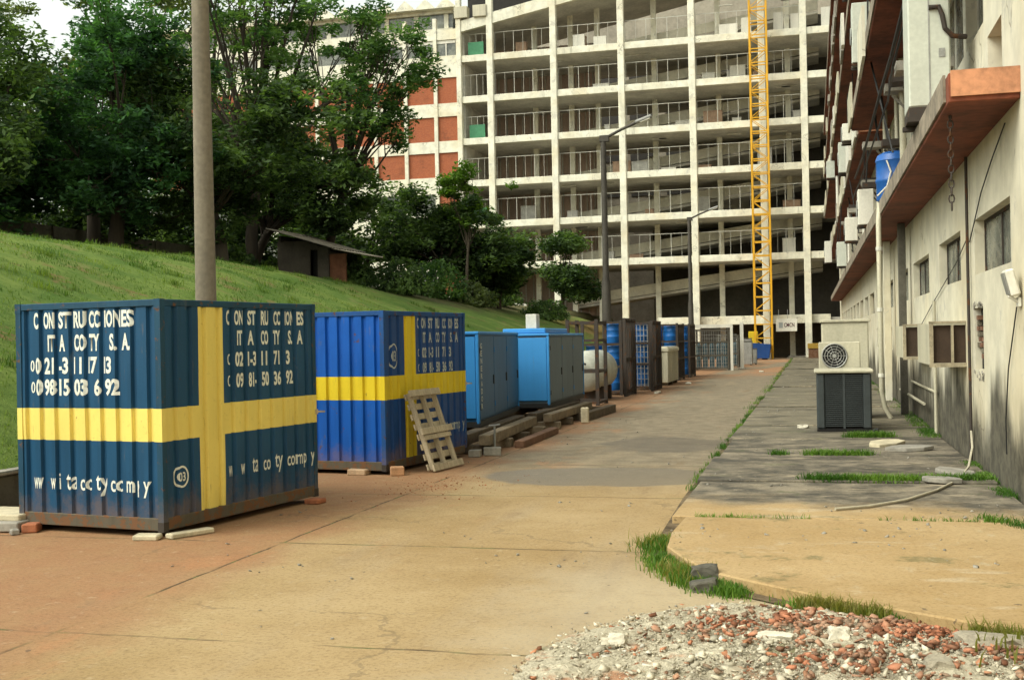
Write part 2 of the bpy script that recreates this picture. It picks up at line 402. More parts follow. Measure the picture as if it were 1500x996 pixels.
for i in range(GX.shape[0]):
    for j in range(GX.shape[1]):
        if GX[i, j] < -9.6: GZ[i, j] += .16 * mnoise.noise((GX[i, j] * .3, GY[i, j] * .3, 0)) + .05 * mnoise.noise((GX[i, j] * 1.2, GY[i, j] * 1.2, 3))
def ground_z(x, y): return float(hill_z(np.array(x), np.array(y)))
def grass_mat():
    s = Sh('hill_grass'); x, y, z = s.xyz()
    n = s.noise(.5, 6, .65); n2 = s.noise(6, 5, .7); n3 = s.noise(45, 4, .7)
    c = s.mix(s.ss(n, .33, .68), (.078, .145, .026), (.165, .225, .05))
    c = s.mix(s.ss(n2, .45, .75, 0, .7), c, (.05, .095, .014))
    c = s.mix(s.ss(s.noise(.9, 5, .7, s.mapv((1, 1, 1), None, (11, 2, 0))), .56, .66, 0, .8), c, (.20, .13, .06))
    c = s.mix(s.ss(s.noise(.35, 5, .7, s.mapv((1, 1, 1), None, (21, 12, 0))), .55, .68, 0, .7), c, (.21, .20, .075))
    # bare soil under the trees and by the shed
    wob = s.m('MULTIPLY', s.m('SUBTRACT', s.noise(.4, 5, .6), .5), 7.)
    under = s.ss(s.m('ADD', x, wob), -24.0, -21.6, 1, 0)
    farb = s.m('MULTIPLY', s.ss(s.m('ADD', y, wob), 47, 56), s.ss(s.m('ADD', x, wob), -19, -15.5, 1, 0))
    c = s.mix(s.m('MULTIPLY', s.m('MAXIMUM', under, farb), .85), c, s.mix(s.ss(n2, .4, .6), (.05, .038, .02), (.12, .10, .055)))
    redb = s.m('MULTIPLY', s.ss(s.m('ADD', y, wob), 66, 74), s.ss(x, -17, -15))
    c = s.mix(s.m('MULTIPLY', redb, .7), c, (.16, .075, .03))
    s.bump(s.m('ADD', n3, n2), .7, .05)
    return s.done(c, .95, 0, .15)
nx, ny = len(xs), len(ys)
V = np.stack([GX.ravel(), GY.ravel(), GZ.ravel()], 1)
idx = np.arange(nx * ny).reshape(ny, nx)
Fq = np.stack([idx[:-1, :-1].ravel(), idx[:-1, 1:].ravel(), idx[1:, 1:].ravel(), idx[1:, :-1].ravel()], 1)
tag(raw_mesh('hillside', V, Fq, grass_mat(), smooth=True), kind='structure')

def blades(name, pts, hmin, hmax, wid, mat, lean=.5, seed=1):
    rng = np.random.default_rng(seed); n = len(pts); pts = np.asarray(pts, float)
    a = rng.uniform(0, 2 * np.pi, n); h = rng.uniform(hmin, hmax, n); l = rng.uniform(.1, lean, n) * h
    ux, uy = np.cos(a), np.sin(a); la = a + np.pi / 2 + rng.uniform(-.6, .6, n)
    wv = wid * rng.uniform(.6, 1.3, n)
    V = np.zeros((n, 5, 3))
    V[:, 0] = pts + np.stack([ux * wv, uy * wv, 0 * a - .01], 1); V[:, 1] = pts - np.stack([ux * wv, uy * wv, 0 * a + .01], 1)
    mid = pts + np.stack([np.cos(la) * l * .35, np.sin(la) * l * .35, h * .6], 1)
    V[:, 2] = mid - np.stack([ux * wv * .8, uy * wv * .8, 0 * a], 1); V[:, 3] = mid + np.stack([ux * wv * .8, uy * wv * .8, 0 * a], 1)
    V[:, 4] = pts + np.stack([np.cos(la) * l, np.sin(la) * l, h], 1)
    i = np.arange(n)[:, None] * 5
    me = bpy.data.meshes.new(name)
    F = np.concatenate([np.concatenate([i + 0, i + 1, i + 2], 1), np.concatenate([i + 0, i + 2, i + 3], 1), np.concatenate([i + 3, i + 2, i + 4], 1)])
    return raw_mesh(name, V.reshape(-1, 3), F, mat)
def leafmat(name, c1, c2, rough=.65, trans=.45):
    s = Sh(name)
    g = s.nt.nodes.new('ShaderNodeNewGeometry')
    f = s.m('ADD', s.m('MULTIPLY', g.outputs['Random Per Island'], .4), s.m('MULTIPLY', s.ss(s.noise(.55, 4, .6), .36, .66), .62))
    c = s.mix(s.ss(f, .25, .9), c1, c2)
    s.done(c, rough, 0, .3)
    tr = s.nt.nodes.new('ShaderNodeBsdfTranslucent'); s.put(tr.inputs[0], s.mix(1, c, (1.2, 1.3, .5), 'MULTIPLY'))
    mx = s.nt.nodes.new('ShaderNodeMixShader'); mx.inputs[0].default_value = trans
    s.nt.links.new(s.b.outputs[0], mx.inputs[1]); s.nt.links.new(tr.outputs[0], mx.inputs[2])
    s.nt.links.new(mx.outputs[0], s.nt.nodes['Material Output'].inputs[0])
    return s.mat
M['blade'] = leafmat('grass_blade', (.06, .125, .018), (.18, .25, .05))
M['weed'] = leafmat('weed_blade', (.045, .12, .012), (.17, .29, .045))
M['blade_dry'] = leafmat('dry_blade', (.16, .17, .03), (.30, .25, .09))
rng = np.random.default_rng(5)
n = 60000
gx = -9.4 - rng.random(n) ** 1.4 * 13; gy = rng.uniform(9, 40, n); gz = hill_z(gx, gy)
keep = np.array([mnoise.noise((a * .8, b_ * .8, 1.)) > -.25 for a, b_ in zip(gx, gy)])
P_ = np.stack([gx, gy, gz - .01], 1)[keep]
P_[:, 2] += np.array([.16 * mnoise.noise((a * .3, b_ * .3, 0)) for a, b_ in P_[:, :2]])
tuft = []
for k in range(150):
    a_, b_ = -9.5 - rng.random() ** 1.2 * 12.5, rng.uniform(9, 48)
    for q in range(rng.integers(30, 90)):
        u_, v_ = a_ + rng.normal() * .14, b_ + rng.normal() * .14
        if u_ > -9.32: continue
        tuft.append((u_, v_, ground_z(u_, v_) + .16 * mnoise.noise((u_ * .3, v_ * .3, 0)) - .01))
for k in range(2600):
    u_, v_ = -9.56 - abs(rng.normal()) * .1, rng.uniform(8, 45)
    if mnoise.noise((v_ * .9, 3, 1)) > -.1: tuft.append((u_, v_, .42))
tag(blades('tall_weeds', np.array(tuft), .06, .20, .009, M['blade_dry'] if False else M['blade'], 1.1, 8), 'taller weed tufts scattered over the grass slope and its kerb', 'weeds', kind='stuff')
tag(blades('lawn_grass', P_, .025, .085, .008, M['blade'], 1.0, 2), 'short green lawn grass covering the slope', 'grass', kind='stuff')

# ------------------------------------------------------------------ kerb wall and loose slabs by the first container
kw = MB(); kw.box(-9.55, -9.28, -6, 62, -.02, .46); kw.box(-9.58, -9.25, -6, 62, .463, .52, 1)
tag(kw.build('retaining_kerb', [M['concrete_dark'], M['concrete']], bevel=.015), 'low dark concrete retaining wall at the foot of the grass slope', 'retaining wall')

# ------------------------------------------------------------------ far building with ramps
FB = (.0, 97., 0.)
BCOL = plaster('pale_cream_concrete', (.70, .68, .56), -8, .0)
BDIM = plain('interior_concrete', (.56, .53, .45), .9, 0, .3, .5, .05)
BBROWN = plain('brown_wall_panels', (.50, .37, .29), .85, 0, .25, .9, .05, True)
def brickpanel():
    s = Sh('red_brick_panel')
    t = s.nt.nodes.new('ShaderNodeTexBrick'); s.put(t.inputs['Vector'], s.mapv((1, 1, 1), s.obj))
    mp = t.inputs['Vector'].links[0].from_node; mp.inputs['Rotation'].default_value = (R(90), 0, 0)
    t.inputs['Scale'].default_value = 4.0; t.inputs['Mortar Size'].default_value = .015
    t.inputs['Color1'].default_value = (.36, .105, .045, 1); t.inputs['Color2'].default_value = (.28, .075, .035, 1); t.inputs['Mortar'].default_value = (.30, .17, .11, 1)
    c = s.mix(s.ss(s.noise(.8, 6, .7), .5, .72, 0, .55), t.outputs[0], (.13, .05, .03))
    return s.done(c, .9, 0, .2)
BPAN = brickpanel()
far = thing('ramp_building', 'tall cream concrete building with open ramp floors closing the far end of the road', 'building', FB)
def fpart(mb, name, mat, **k): return mb.build(name, mat, far, **k)
cols = [-29.3, -26.5, -20.9, -15.1, -9.2, -3.55, -.25, 5.2, 10.8]
for i, X in enumerate(cols):
    b = MB(); wd = .27 if i not in (0,) else .22
    b.box(X - wd, X + wd, -.35, .2, -.05, 36)
    fpart(b, 'column', BCOL, bevel=.03)
floors = [8.35, 12.0, 15.6, 19.25, 22.9, 26.45]
for z in floors:
    b = MB(); b.box(-29.1, 16, -.22, .10, z - .30, z + .27)
    fpart(b, 'floor_beam', BCOL, bevel=.02)
    b = MB(); b.box(-29.1, 16, .102, 10.5, z - .25, z + .05)
    fpart(b, 'floor_slab', BDIM)
b = MB()
b.box(-12.5, 1.5, .3, .6, 2.85, 3.55); fpart(b, 'mezzanine_beam', BCOL, bevel=.02)
b = MB(); b.box(-12.5, 16, .6, 17, 3.1, 3.3); fpart(b, 'mezzanine_slab', BDIM)
# sloping roof edge and roof slab
def slope_slab(x0, z0, x1, z1, y0, y1, t):
    b = MB(); b.add([(x0, y0, z0), (x1, y0, z1), (x1, y1, z1), (x0, y1, z0), (x0, y0, z0 + t), (x1, y0, z1 + t), (x1, y1, z1 + t), (x0, y1, z0 + t)],
                    [(0, 3, 2, 1), (4, 5, 6, 7), (0, 1, 5, 4), (1, 2, 6, 5), (2, 3, 7, 6), (3, 0, 4, 7)]); return b
fpart(slope_slab(-29.4, 28.75, 12, 36.3, -.25, .2, .95), 'roof_edge', BCOL)
fpart(slope_slab(-29.0, 29.0, 12, 36.5, .21, 10.5, .3), 'roof_slab', BDIM)
# ramps seen behind the open front: deck and parapet climb to the right
RAMPC = plain('ramp_parapet', (.58, .55, .44), .9, 0, .25, .4, .05)
for z in [4.6] + floors:
    b = slope_slab(-20.5, z + .02, 1.0, z + 2.75, 5.2, 9.5, .22); fpart(b, 'ramp_deck', BDIM)
    b = slope_slab(-20.5, z + .3, 1.0, z + 3.03, 5.0, 5.16, .85); fpart(b, 'ramp_parapet', RAMPC)
for z in floors[:-1]:
    b = slope_slab(-14.5, z + 2.2, 8.0, z + .1, 10.52, 10.66, .9); fpart(b, 'ramp_parapet', RAMPC)
# inner columns and rear walls
for X in (-23.6, -20.3, -17.9, -12.9, -7.4, -1.6):
    b = MB(); b.box(X - .22, X + .22, 4.2, 4.6, -.05, 34); fpart(b, 'inner_column', BCOL)
b = MB()
b.box(-28.9, -18.5, 7.6, 7.8, 4, 28.9, 0)
for k in range(14): b.box(-28.6 + k * .74, -28.5 + k * .74, 7.5, 7.599, 4, 28.9, 1)
fpart(b, 'brown_rear_wall', [BBROWN, BDIM])
b = MB(); b.box(-30, 16, 23, 23.4, -.05, 47); fpart(b, 'light_well_wall', plain('light_well_surface', (.31, .275, .215), .9, 0, .3, .5))  # added wall; the open well before it lets sky light reach the floors
b = MB(); b.box(-29.25, -28.95, .25, 10, 4, 30); fpart(b, 'side_wall', BDIM)
# tall mesh railings on every open floor, one per bay
RAIL = plain('railing_metal', (.44, .43, .37), .6, 0, .2, 3)
def railing(x0, x1, z, h):
    b = MB(); n = max(2, int((x1 - x0) / 1.35))
    for k in range(n + 1):
        X = x0 + (x1 - x0) * k / n; b.box(X - .022, X + .022, .40, .45, z, z + h)
    b.box(x0, x1, .41, .44, z + h - .05, z + h); b.box(x0, x1, .41, .44, z + .12, z + .16)
    for k in range(1, 2 * n, 2):
        X = x0 + (x1 - x0) * k / (2 * n); b.box(X - .012, X + .012, .415, .435, z + .16, z + h - .05)
    return b
for z in floors:
    for a, c_ in zip(cols[:7], cols[1:7]):
        fpart(railing(a + .3, c_ - .3, z + .1, 2.15), 'railing', RAIL)
CL = [plain('floor_clutter_grey', (.38, .37, .33), .8), plain('floor_clutter_brown', (.30, .20, .13), .8), M['white_paint']]
rr = random.Random(31)
for z in floors:
    for k in range(5):
        X = rr.uniform(-25.5, -1); q = MB(); w_, h_, y_ = rr.uniform(.4, 1.6), rr.uniform(.5, 1.9), rr.uniform(1.2, 3.6)
        q.box(X, X + w_, y_, y_ + .5, z + .052, z + h_); q.box(X - .03, X + w_ + .03, y_ - .03, y_ + .53, z + h_, z + h_ + .06); fpart(q, 'stored_box', rr.choice(CL))
    for k in range(4):
        X = rr.uniform(-25.5, 1); q = MB(); q.box(X, X + 1.2, 2.0, 2.16, z + 3.2, z + 3.28); fpart(q, 'strip_light', M['white_paint'])
# green boards in the narrow bay
GB = plain('green_board', (.05, .20, .10), .7)
for z in (26.45, 19.25, 12.0):
    b = MB(); b.box(-28.6, -27.2, .26, .36, z + .36, z + 1.5); fpart(b, 'green_board', GB)
# things on the top open floor
for X, wd, h in ((-19.4, 1.0, 1.5), (-17.6, 1.1, 1.2), (-7.0, 1.5, 1.3), (-5.2, .8, 1.7), (-2.6, .8, 1.9), (-1.2, 1.2, 1.7), (1.2, .9, 2.0)):
    fpart(MB().box(X, X + wd, .9, 1.3, 26.5, 26.5 + h), 'pale_partition', M['white_paint'])
# left wing: white frame with brick infill
for X in (-31.55, -34.35, -37.2, -42.8, -48.4, -54, -59.6):
    b = MB(); b.box(X - .16, X + .16, -.1, .3, -.05, 30.2); fpart(b, 'wing_column', BCOL)
rows = [(22.75, 25.0), (19.45, 21.6), (16.3, 18.45), (13.0, 14.85), (9.4, 11.4), (6.0, 8.0)]
xsn = [-29.55, -31.55, -34.35, -37.2, -42.8, -48.4, -54, -59.6]
zprev = 26.2
for (z0, z1) in rows:
    b = MB(); b.box(-59.7, -29.55, 0.0, .25, z1, zprev); fpart(b, 'wing_spandrel', BCOL); zprev = z0
    for a, c_ in zip(xsn[1:], xsn[:-1]):
        if z1 < 15 and a < -34: # a row of windows shows through the leaves here
            q = MB(); q.box(a + .18, c_ - .18, .18, .22, z0, z1); fpart(q, 'wing_window', M['glass'])
        else:
            q = MB(); q.box(a + .163, c_ - (.163 if c_ < -30 else .0), .12, .22, z0 + .003, z1 - .003); fpart(q, 'brick_panel', BPAN)
b = MB(); b.box(-59.7, -29.55, 0, .25, 0, 6.0); fpart(b, 'wing_spandrel', BCOL)
b = MB(); b.box(-59.7, -29.55, -.02, .25, 28.3, 29.2); b.box(-59.7, -29.55, .003, .25, 26.2, 26.9); fpart(b, 'wing_spandrel', BCOL)
for a, c_ in zip(xsn[1:], xsn[:-1]):
    f_ = MB(); f_.box(a + .163, c_ - .163, .15, .2, 26.903, 28.297)
    wn = fpart(f_, 'wing_window', M['glass'])
    q = MB(); q.box(a + .165, c_ - .165, .08, .149, 28.0, 28.29); mx_ = (a + c_) / 2; q.box(mx_ - .05, mx_ + .05, .08, .149, 26.91, 28.0)
    q.build('window_frame', M['white_paint'], wn)
b = MB(); b.box(-59.7, -30.2, 1.0, 14, 29.2, 29.6); b.box(-59.7, -30.2, 1.2, 14, 29.6, 30.9, 1); b.box(-59.7, -30.2, .9, 14, 30.9, 31.2)
for k in range(11): b.box(-59 + k * 2.8, -58.6 + k * 2.8, 1.1, 1.199, 29.6, 30.9)
fpart(b, 'wing_top_storey', [BCOL, M['glass']])
b = MB()
for k in range(16):                       # folded-plate roof, a row of triangular ridges
    x0 = -60 + k * 1.9
    b.add([(x0, .2, 31.2), (x0 + 1.9, .2, 31.2), (x0 + .95, .2, 32.1), (x0, 14, 31.2), (x0 + 1.9, 14, 31.2), (x0 + .95, 14, 32.1)], [(0, 1, 2), (3, 5, 4), (0, 2, 5, 3), (1, 4, 5, 2), (0, 3, 4, 1)])
fpart(b, 'folded_roof', BCOL)
b = MB(); b.box(-59.7, -29.4, 1.2, 17, 0, 29.1); fpart(b, 'wing_body', BDIM)
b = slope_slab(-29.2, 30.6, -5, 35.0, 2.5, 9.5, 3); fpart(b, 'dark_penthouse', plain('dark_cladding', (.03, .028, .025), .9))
for X in (-29.6, -27.9):
    b = MB(); b.box(X, X + 1.2, -.5, .3, 29.95, 30.95); fpart(b, 'roof_unit', M['beige_metal'], bevel=.03)
CWD = plain('light_well_dark', (.05, .045, .04), .9)
for z in floors:
    b = MB(); [b.box(-29 + k * 3.7, -26.2 + k * 3.7, 22.9, 22.99, z + 1.0, z + 2.9) for k in range(12)]; fpart(b, 'light_well_band', CWD)  # dark bands on the added light-well wall, breaking up its grey
b = MB(); b.box(-5.2, 16, 8.6, 8.8, 3.3, 30.0); fpart(b, 'bay_shade_sheet', plain('bay_shade_sheet', (.075, .068, .055), .9, 0, .3, .5))  # added dark sheet: the dimness of the right bays put into colour
b = MB(); b.box(-14, -5.21, 9.6, 9.8, 3.3, 12.2); fpart(b, 'bay_shade_sheet', plain('bay_shade_sheet_low', (.10, .09, .07), .9, 0, .3, .5))  # lower added sheet, shade of the bottom floors painted in
# ground floor: dark back with a doorway
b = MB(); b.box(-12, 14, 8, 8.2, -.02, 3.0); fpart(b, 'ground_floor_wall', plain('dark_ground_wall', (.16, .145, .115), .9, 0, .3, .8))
b = MB(); b.box(-1.9, .4, 1.0, 7.9, 0.0, .16); b.box(-2.0, .5, .7, 1.0, 0, .12); fpart(b, 'entrance_step', M['concrete'])

# ------------------------------------------------------------------ mast, sign, skip in front of it
YEL = painted('yellow_mast_paint', (.62, .33, .02), .66, .5, .3)
mast = thing('lattice_mast', 'tall yellow steel lattice hoist mast standing before the far building', 'mast', (-3.75, 95.2, 0), 0)
for sx in (-.66, .66):
    for sy in (-.5, .5):
        MB().box(sx - .065, sx + .065, sy - .065, sy + .065, 0, 37).build('leg', YEL, mast)
b = MB(); z = .6; k = 0
while z < 36:
    for sy in (-.5, .5):
        b.bar((-.62, sy, z), (.62, sy, z), .07, .09)
        s_ = 1 if k % 2 else -1
        b.bar((-.62 * s_, sy * .98, z + .05), (.62 * s_, sy * .98, z + 1.0), .05, .05)
    for sx in (-.66, .66): b.bar((sx, -.46, z), (sx, .46, z), .07, .07)
    z += 1.1; k += 1
b.build('lattice_bracing', YEL, mast)
sg = thing('hanging_sign', 'white rectangular sign hung from the beam over the far doorway', 'sign', (-1.97, 95.6, 2.2))
MB().box(-.82, .82, -.03, .03, 0, 1.0).build('board', M['white_paint'], sg, bevel=.01)
MB().box(-.6, -.28, -.038, -.032, .28, .72).build('emblem', plain('grey_emblem', (.28, .30, .29), .7), sg)
tb = fit_bm(text_bm('CMCN', .4, .012), -.2, .62, .34, .68)
me = bpy.data.meshes.new('lettering'); tb.to_mesh(me); tb.free(); me.materials.append(plain('dark_red_ink', (.07, .02, .03), .7))
o = bpy.data.objects.new('lettering', me); C.objects.link(o); o.parent = sg; o.rotation_euler = (R(90), 0, 0); o.location = (0, -.034, 0)
for X in (-.6, .1):
    MB().tube([(X, 0, 1.0), (X, .1, 1.75)], .02, 6).build('hanger', M['steel_grey'], sg)
BLUE2 = painted('skip_blue', (.012, .055, .20), .62, .55, .35)
sk = thing('skip', 'open blue steel skip at the foot of the yellow mast', 'skip', (-4.35, 93.8, 0))
b = MB()
b.add([(-1.05, -.7, .12), (1.05, -.7, .12), (1.05, .7, .12), (-1.05, .7, .12), (-1.25, -.8, 1.42), (1.2, -.8, 1.2), (1.2, .8, 1.2), (-1.25, .8, 1.42),
       (-1.17, -.72, 1.38), (1.12, -.72, 1.16), (1.12, .72, 1.16), (-1.17, .72, 1.38), (-1.0, -.62, .2), (1.0, -.62, .2), (1.0, .62, .2), (-1.0, .62, .2)],
      [(0, 3, 2, 1), (0, 1, 5, 4), (1, 2, 6, 5), (2, 3, 7, 6), (3, 0, 4, 7), (4, 5, 9, 8), (5, 6, 10, 9), (6, 7, 11, 10), (7, 4, 8, 11), (8, 9, 13, 12), (9, 10, 14, 13), (10, 11, 15, 14), (11, 8, 12, 15), (12, 13, 14, 15)])
b.build('bin', BLUE2, sk)
b = MB(); b.box(-.9, -.5, -.6, .6, 0, .119); b.box(.5, .9, -.6, .6, 0, .119); b.build('skid', M['steel_dark'], sk)
b = MB(); b.box(-1.45, -1.262, -.1, .1, .95, 1.25); b.box(-1.38, -1.3, -.06, .06, 1.25, 1.75); b.build('lifting_lug', M['steel_dark'], sk)
yb = thing('yellow_cabinet', 'small yellow cabinet standing behind the blue skip', 'cabinet', (-4.6, 95.6, 0))
MB().box(-.36, .36, -.25, .25, .9, 2.25).build('body', painted('cabinet_yellow', (.62, .46, .02), .66), yb, bevel=.02)
MB().box(-.3, .3, -.275, -.252, 1.0, 2.15).build('door', painted('cabinet_yellow_door', (.55, .40, .02), .62), yb)
b = MB(); [b.box(sx - .04, sx + .04, sy - .04, sy + .04, 0, .9) for sx in (-.3, .3) for sy in (-.2, .2)]; b.build('stand', M['steel_dark'], yb)
ob_ = thing('rusty_drum_pile_box', 'ochre and rust metal crate beside the last column right of the doorway', 'crate', (.55, 92.5, .08))
b = MB(); b.box(-.85, .85, -.5, .5, 0, .75); b.build('body', painted('rust_crate', (.14, .075, .045), .5, .8), ob_, bevel=.02)
b = MB(); b.box(-.9, .9, -.55, .55, .75, 1.15); b.build('lid', painted('ochre_lid', (.30, .19, .03), .58), ob_, bevel=.02)
ob_.name = 'metal_crate'

# ------------------------------------------------------------------ right-hand building
PL = plaster('cream_plaster', (.58, .545, .43), 1.0, .93)
PLU = plaster('cream_plaster_upper', (.60, .57, .46), -8, 0)
REDP = plain('red_oxide_paint', (.15, .040, .018), .85, 0, .65, .8, .12)
FASC = plain('orange_fascia_paint', (.44, .20, .105), .8, 0, .5, 1.6, .1)
rb = thing('plaster_building', 'stained cream plaster building with red canopies along the right side', 'building', (2.2, 0, 0))
def wall_open(y0, y1, z0, z1, ops, depth=.2, x=0.):
    """wall face at local x, rectangular openings (ya,yb,za,zb) with reveals"""
    b = MB()
    Ys = sorted({y0, y1, *[o[0] for o in ops], *[o[1] for o in ops]}); Zs = sorted({z0, z1, *[o[2] for o in ops], *[o[3] for o in ops]})
    for i in range(len(Ys) - 1):
        for j in range(len(Zs) - 1):
            ym, zm = (Ys[i] + Ys[i + 1]) / 2, (Zs[j] + Zs[j + 1]) / 2
            if any(o[0] < ym < o[1] and o[2] < zm < o[3] for o in ops): continue
            b.add([(x, Ys[i], Zs[j]), (x, Ys[i], Zs[j + 1]), (x, Ys[i + 1], Zs[j + 1]), (x, Ys[i + 1], Zs[j])], [(0, 1, 2, 3)])
    for (a, c_, e, f_) in ops:
        d = x + (depth if c_ - a > 1 else .09)
        b.add([(x, a, e), (x, c_, e), (d, c_, e), (d, a, e)], [(0, 1, 2, 3)]); b.add([(x, a, f_), (d, a, f_), (d, c_, f_), (x, c_, f_)], [(0, 1, 2, 3)])
        b.add([(x, a, e), (d, a, e), (d, a, f_), (x, a, f_)], [(0, 1, 2, 3)]); b.add([(x, c_, e), (x, c_, f_), (d, c_, f_), (d, c_, e)], [(0, 1, 2, 3)])
    return b
def window(ya, yb, za, zb, x=.16, sashes=2, framec=None):
    b = MB(); t = .045
    b.box(x - .03, x + .02, ya, yb, za, za + t); b.box(x - .03, x + .02, ya, yb, zb - t, zb)
    b.box(x - .03, x + .02, ya, ya + t, za + t, zb - t); b.box(x - .03, x + .02, yb - t, yb, za + t, zb - t)
    for k in range(1, sashes):
        y_ = ya + (yb - ya) * k / sashes; b.box(x - .03, x + .02, y_ - t / 2, y_ + t / 2, za + t, zb - t)
    wn = b.build('window', framec or M['steel_dark'], rb)
    MB().box(x - .012, x + .008, ya + .01, yb - .01, za + .01, zb - .01).build('pane', M['glass'], wn)
    return wn
lows = [(14.15, 17.15, 2.72, 3.47), (18.7, 21.75, 2.72, 3.47), (23.6, 27.1, 2.70, 3.45), (28.6, 31.4, 2.70, 3.45), (33.8, 37.5, 2.66, 3.42)]
y = 39.2
while y < 90: lows.append((y, y + 3.1, 2.65, 3.42)); y += 4.7
lows += [(1.2, 4.2, 2.72, 3.47), (6.0, 9.0, 2.72, 3.47)]
slots = [(29.5, 31.0, 1.45, 2.1), (34.5, 36.2, 1.45, 2.1), (41, 42.5, 1.45, 2.1), (16.45, 17.3, 1.42, 2.26)]
wl = wall_open(-8, 96, -.05, 4.4, lows + slots).build('wall', PL, rb)
for i, o_ in enumerate(lows): window(*o_, sashes=2 if i != 2 else 3)
for o_ in slots[:3]: MB().box(.13, .19, o_[0] - .02, o_[1] + .02, o_[2] - .02, o_[3] + .02).build('vent_opening', M['void'], rb)
# broken-out opening showing brick
hb = MB(); random.seed(4)
hb.box(.09, .3, 16.40, 17.35, 1.38, 2.3, 1)
for r_ in range(11):
    yy = 16.46 + (.09 if r_ % 2 else 0)
    while yy < 17.25:
        if random.random() < .72 and 1 < r_ < 10: hb.box(.012 + random.random() * .06, .088, yy, yy + .17, 1.425 + r_ * .075, 1.425 + r_ * .075 + .06, 0 if random.random() < .6 else 2)
        yy += .19
hb.build('broken_brickwork', [plain('dark_hole_brick', (.17, .085, .05), .95, 0, .5, 7), M['void'], plain('hole_mortar', (.16, .14, .10), .95, 0, .5, 7)], rb)  # hole bricks toned darker than the plain red brick
b = MB(); rr = random.Random(8)
for k in range(26):
    yy = 16.4 + rr.random() * .95; top = rr.random() < .5
    zz = 2.27 + rr.random() * .06 if top else 1.40 - rr.random() * .12
    b.obox((-.004, yy, zz), (.014, .03 + rr.random() * .05, .02 + rr.random() * .05), Matrix.Rotation(rr.random() * 3, 3, 'X'))
b.build('chipped_edge', M['concrete'], rb)
# canopies
def canopy(y0, y1, z0, z1, xo, name='canopy', fasc=True):
    b = MB(); b.box(xo, -.001, y0, y1, z0, z1); c_ = b.build(name, REDP, rb, bevel=.01)
    q = MB(); q.box(xo + .02, -.001, y0 - .03, y0 - .002, z0 + .06, z1 + .02); q.build('fascia', FASC, c_)
    q = MB(); q.box(xo - .03, xo - .002, y0 + .25, y1, z0 + .05, z1 + .03); q.build('fascia', plain('grey_fascia_' + str(round(z0)), (.24, .20, .15), .9, 0, .6, 1.3, .2), c_)
    return c_
rf_ = random.Random(17)
def fascia_bits(cn, xo, y0, y1, z0, z1):
    y = y0
    while y < y1:
        L_ = rf_.uniform(.5, 3.2)
        if rf_.random() < .62:
            q = MB(); a_ = rf_.uniform(-.12, .1); q.box(xo - .075 - rf_.random() * .05, xo - .032, y, y + L_, z0 + a_, z1 + rf_.uniform(.05, .75)); q.build('edge_board', rf_.choice((M['white_paint'], M['beige_metal'], PLU, M['concrete'])), cn)
        y += L_ + rf_.uniform(.1, 1.6)
canopy(13.35, 92, 4.42, 4.74, -.72)
fascia_bits(canopy(17.5, 34, 7.62, 7.95, -1.02), -1.02, 18.5, 33.0, 7.62, 7.95)
fascia_bits(canopy(34.6, 92, 7.62, 7.95, -.8), -0.8, 35.6, 91.0, 7.62, 7.95)
fascia_bits(canopy(20, 92, 10.75, 11.05, -1.05), -1.05, 21.0, 91.0, 10.75, 11.05)
fascia_bits(canopy(26, 92, 13.9, 14.2, -1.05), -1.05, 27.0, 91.0, 13.9, 14.2)
canopy(36, 92, 17.1, 17.4, -1.05)
# upper storeys
ups = [(14.5, 15.6, 4.95, 5.62)]
y = 17.9
while y < 90: ups.append((y, y + 3.4, 5.9, 7.45)); y += 3.9
y = 14.0
for zf in (9.0, 12.1, 15.3, 18.5):
    y = 14.0
    while y < 90: ups.append((y, y + 3.4, zf, zf + 1.5)); y += 3.9
ups.append((15.9, 17.6, 5.9, 7.45))
wall_open(-8, 96, 4.4, 21, ups, .26, .0).build('upper_wall', PLU, rb)
MB().box(.2, .26, 14.4, 15.7, 4.9, 5.7).build('niche_back', plain('ochre_niche', (.30, .19, .08), .9), rb)
for o_ in ups[1:]: window(*o_, x=.18, sashes=3, framec=M['white_paint'])
b = MB(); b.box(.3, 14, -8, 96, 0, 21.0); b.build('interior', M['void'], rb)
b = MB(); b.box(-.1, 14, -8, 96, 21.0, 21.3); b.build('roof', M['concrete_dark'], rb)
# pipes fixed to the building
b = MB(); b.tube([(-.68, 26.4, 4.8), (-.74, 26.2, 4.75), (-.78, 26.0, 4.3), (-.78, 26.0, 2.2), (-.78, 26.0, .7)], .055, 10); b.tube([(-.78, 26, .7), (-.72, 26, .35), (-.60, 26, .12)], .05, 8)
pp = b.build('drainpipe', M['beige_metal'], rb, smooth=60)
b = MB(); [b.tube([(-.78, 26, z_), (-.78, 26, z_ + .08)], .07, 10) for z_ in (1.0, 2.4, 3.7)]; b.build('pipe_collar', M['white_paint'], pp)
MB().box(-.28, -.12, 27.6, 27.8, 0.09, 4.41).build('pillar', M['concrete_dark'], rb, bevel=.01)
MB().box(-.3, -.12, 32.9, 33.1, 0.09, 4.41).build('pillar', PLU, rb, bevel=.01)
MB().tube([(-.045, 17.55, .1), (-.045, 17.55, 4.41)], .022, 8).build('conduit', M['steel_dark'], rb)
b = MB(); b.tube([(-.06, 22.2, .1), (-.06, 22.2, 2.5)], .03, 8); b.tube([(-.05, 22.2, .85), (-.05, 27.5, .85)], .025, 6); b.tube([(-.12, 23.8, .55), (-.12, 30, .55)], .03, 6)
b.build('conduit', M['beige_metal'], rb)
b = MB(); rr = random.Random(2)
pts = [(-.02, 17.5, 3.2), (-.03, 16.2, 3.75), (-.03, 15.2, 4.05), (-.03, 14.2, 4.3)]; b.tube(pts, .009, 5)
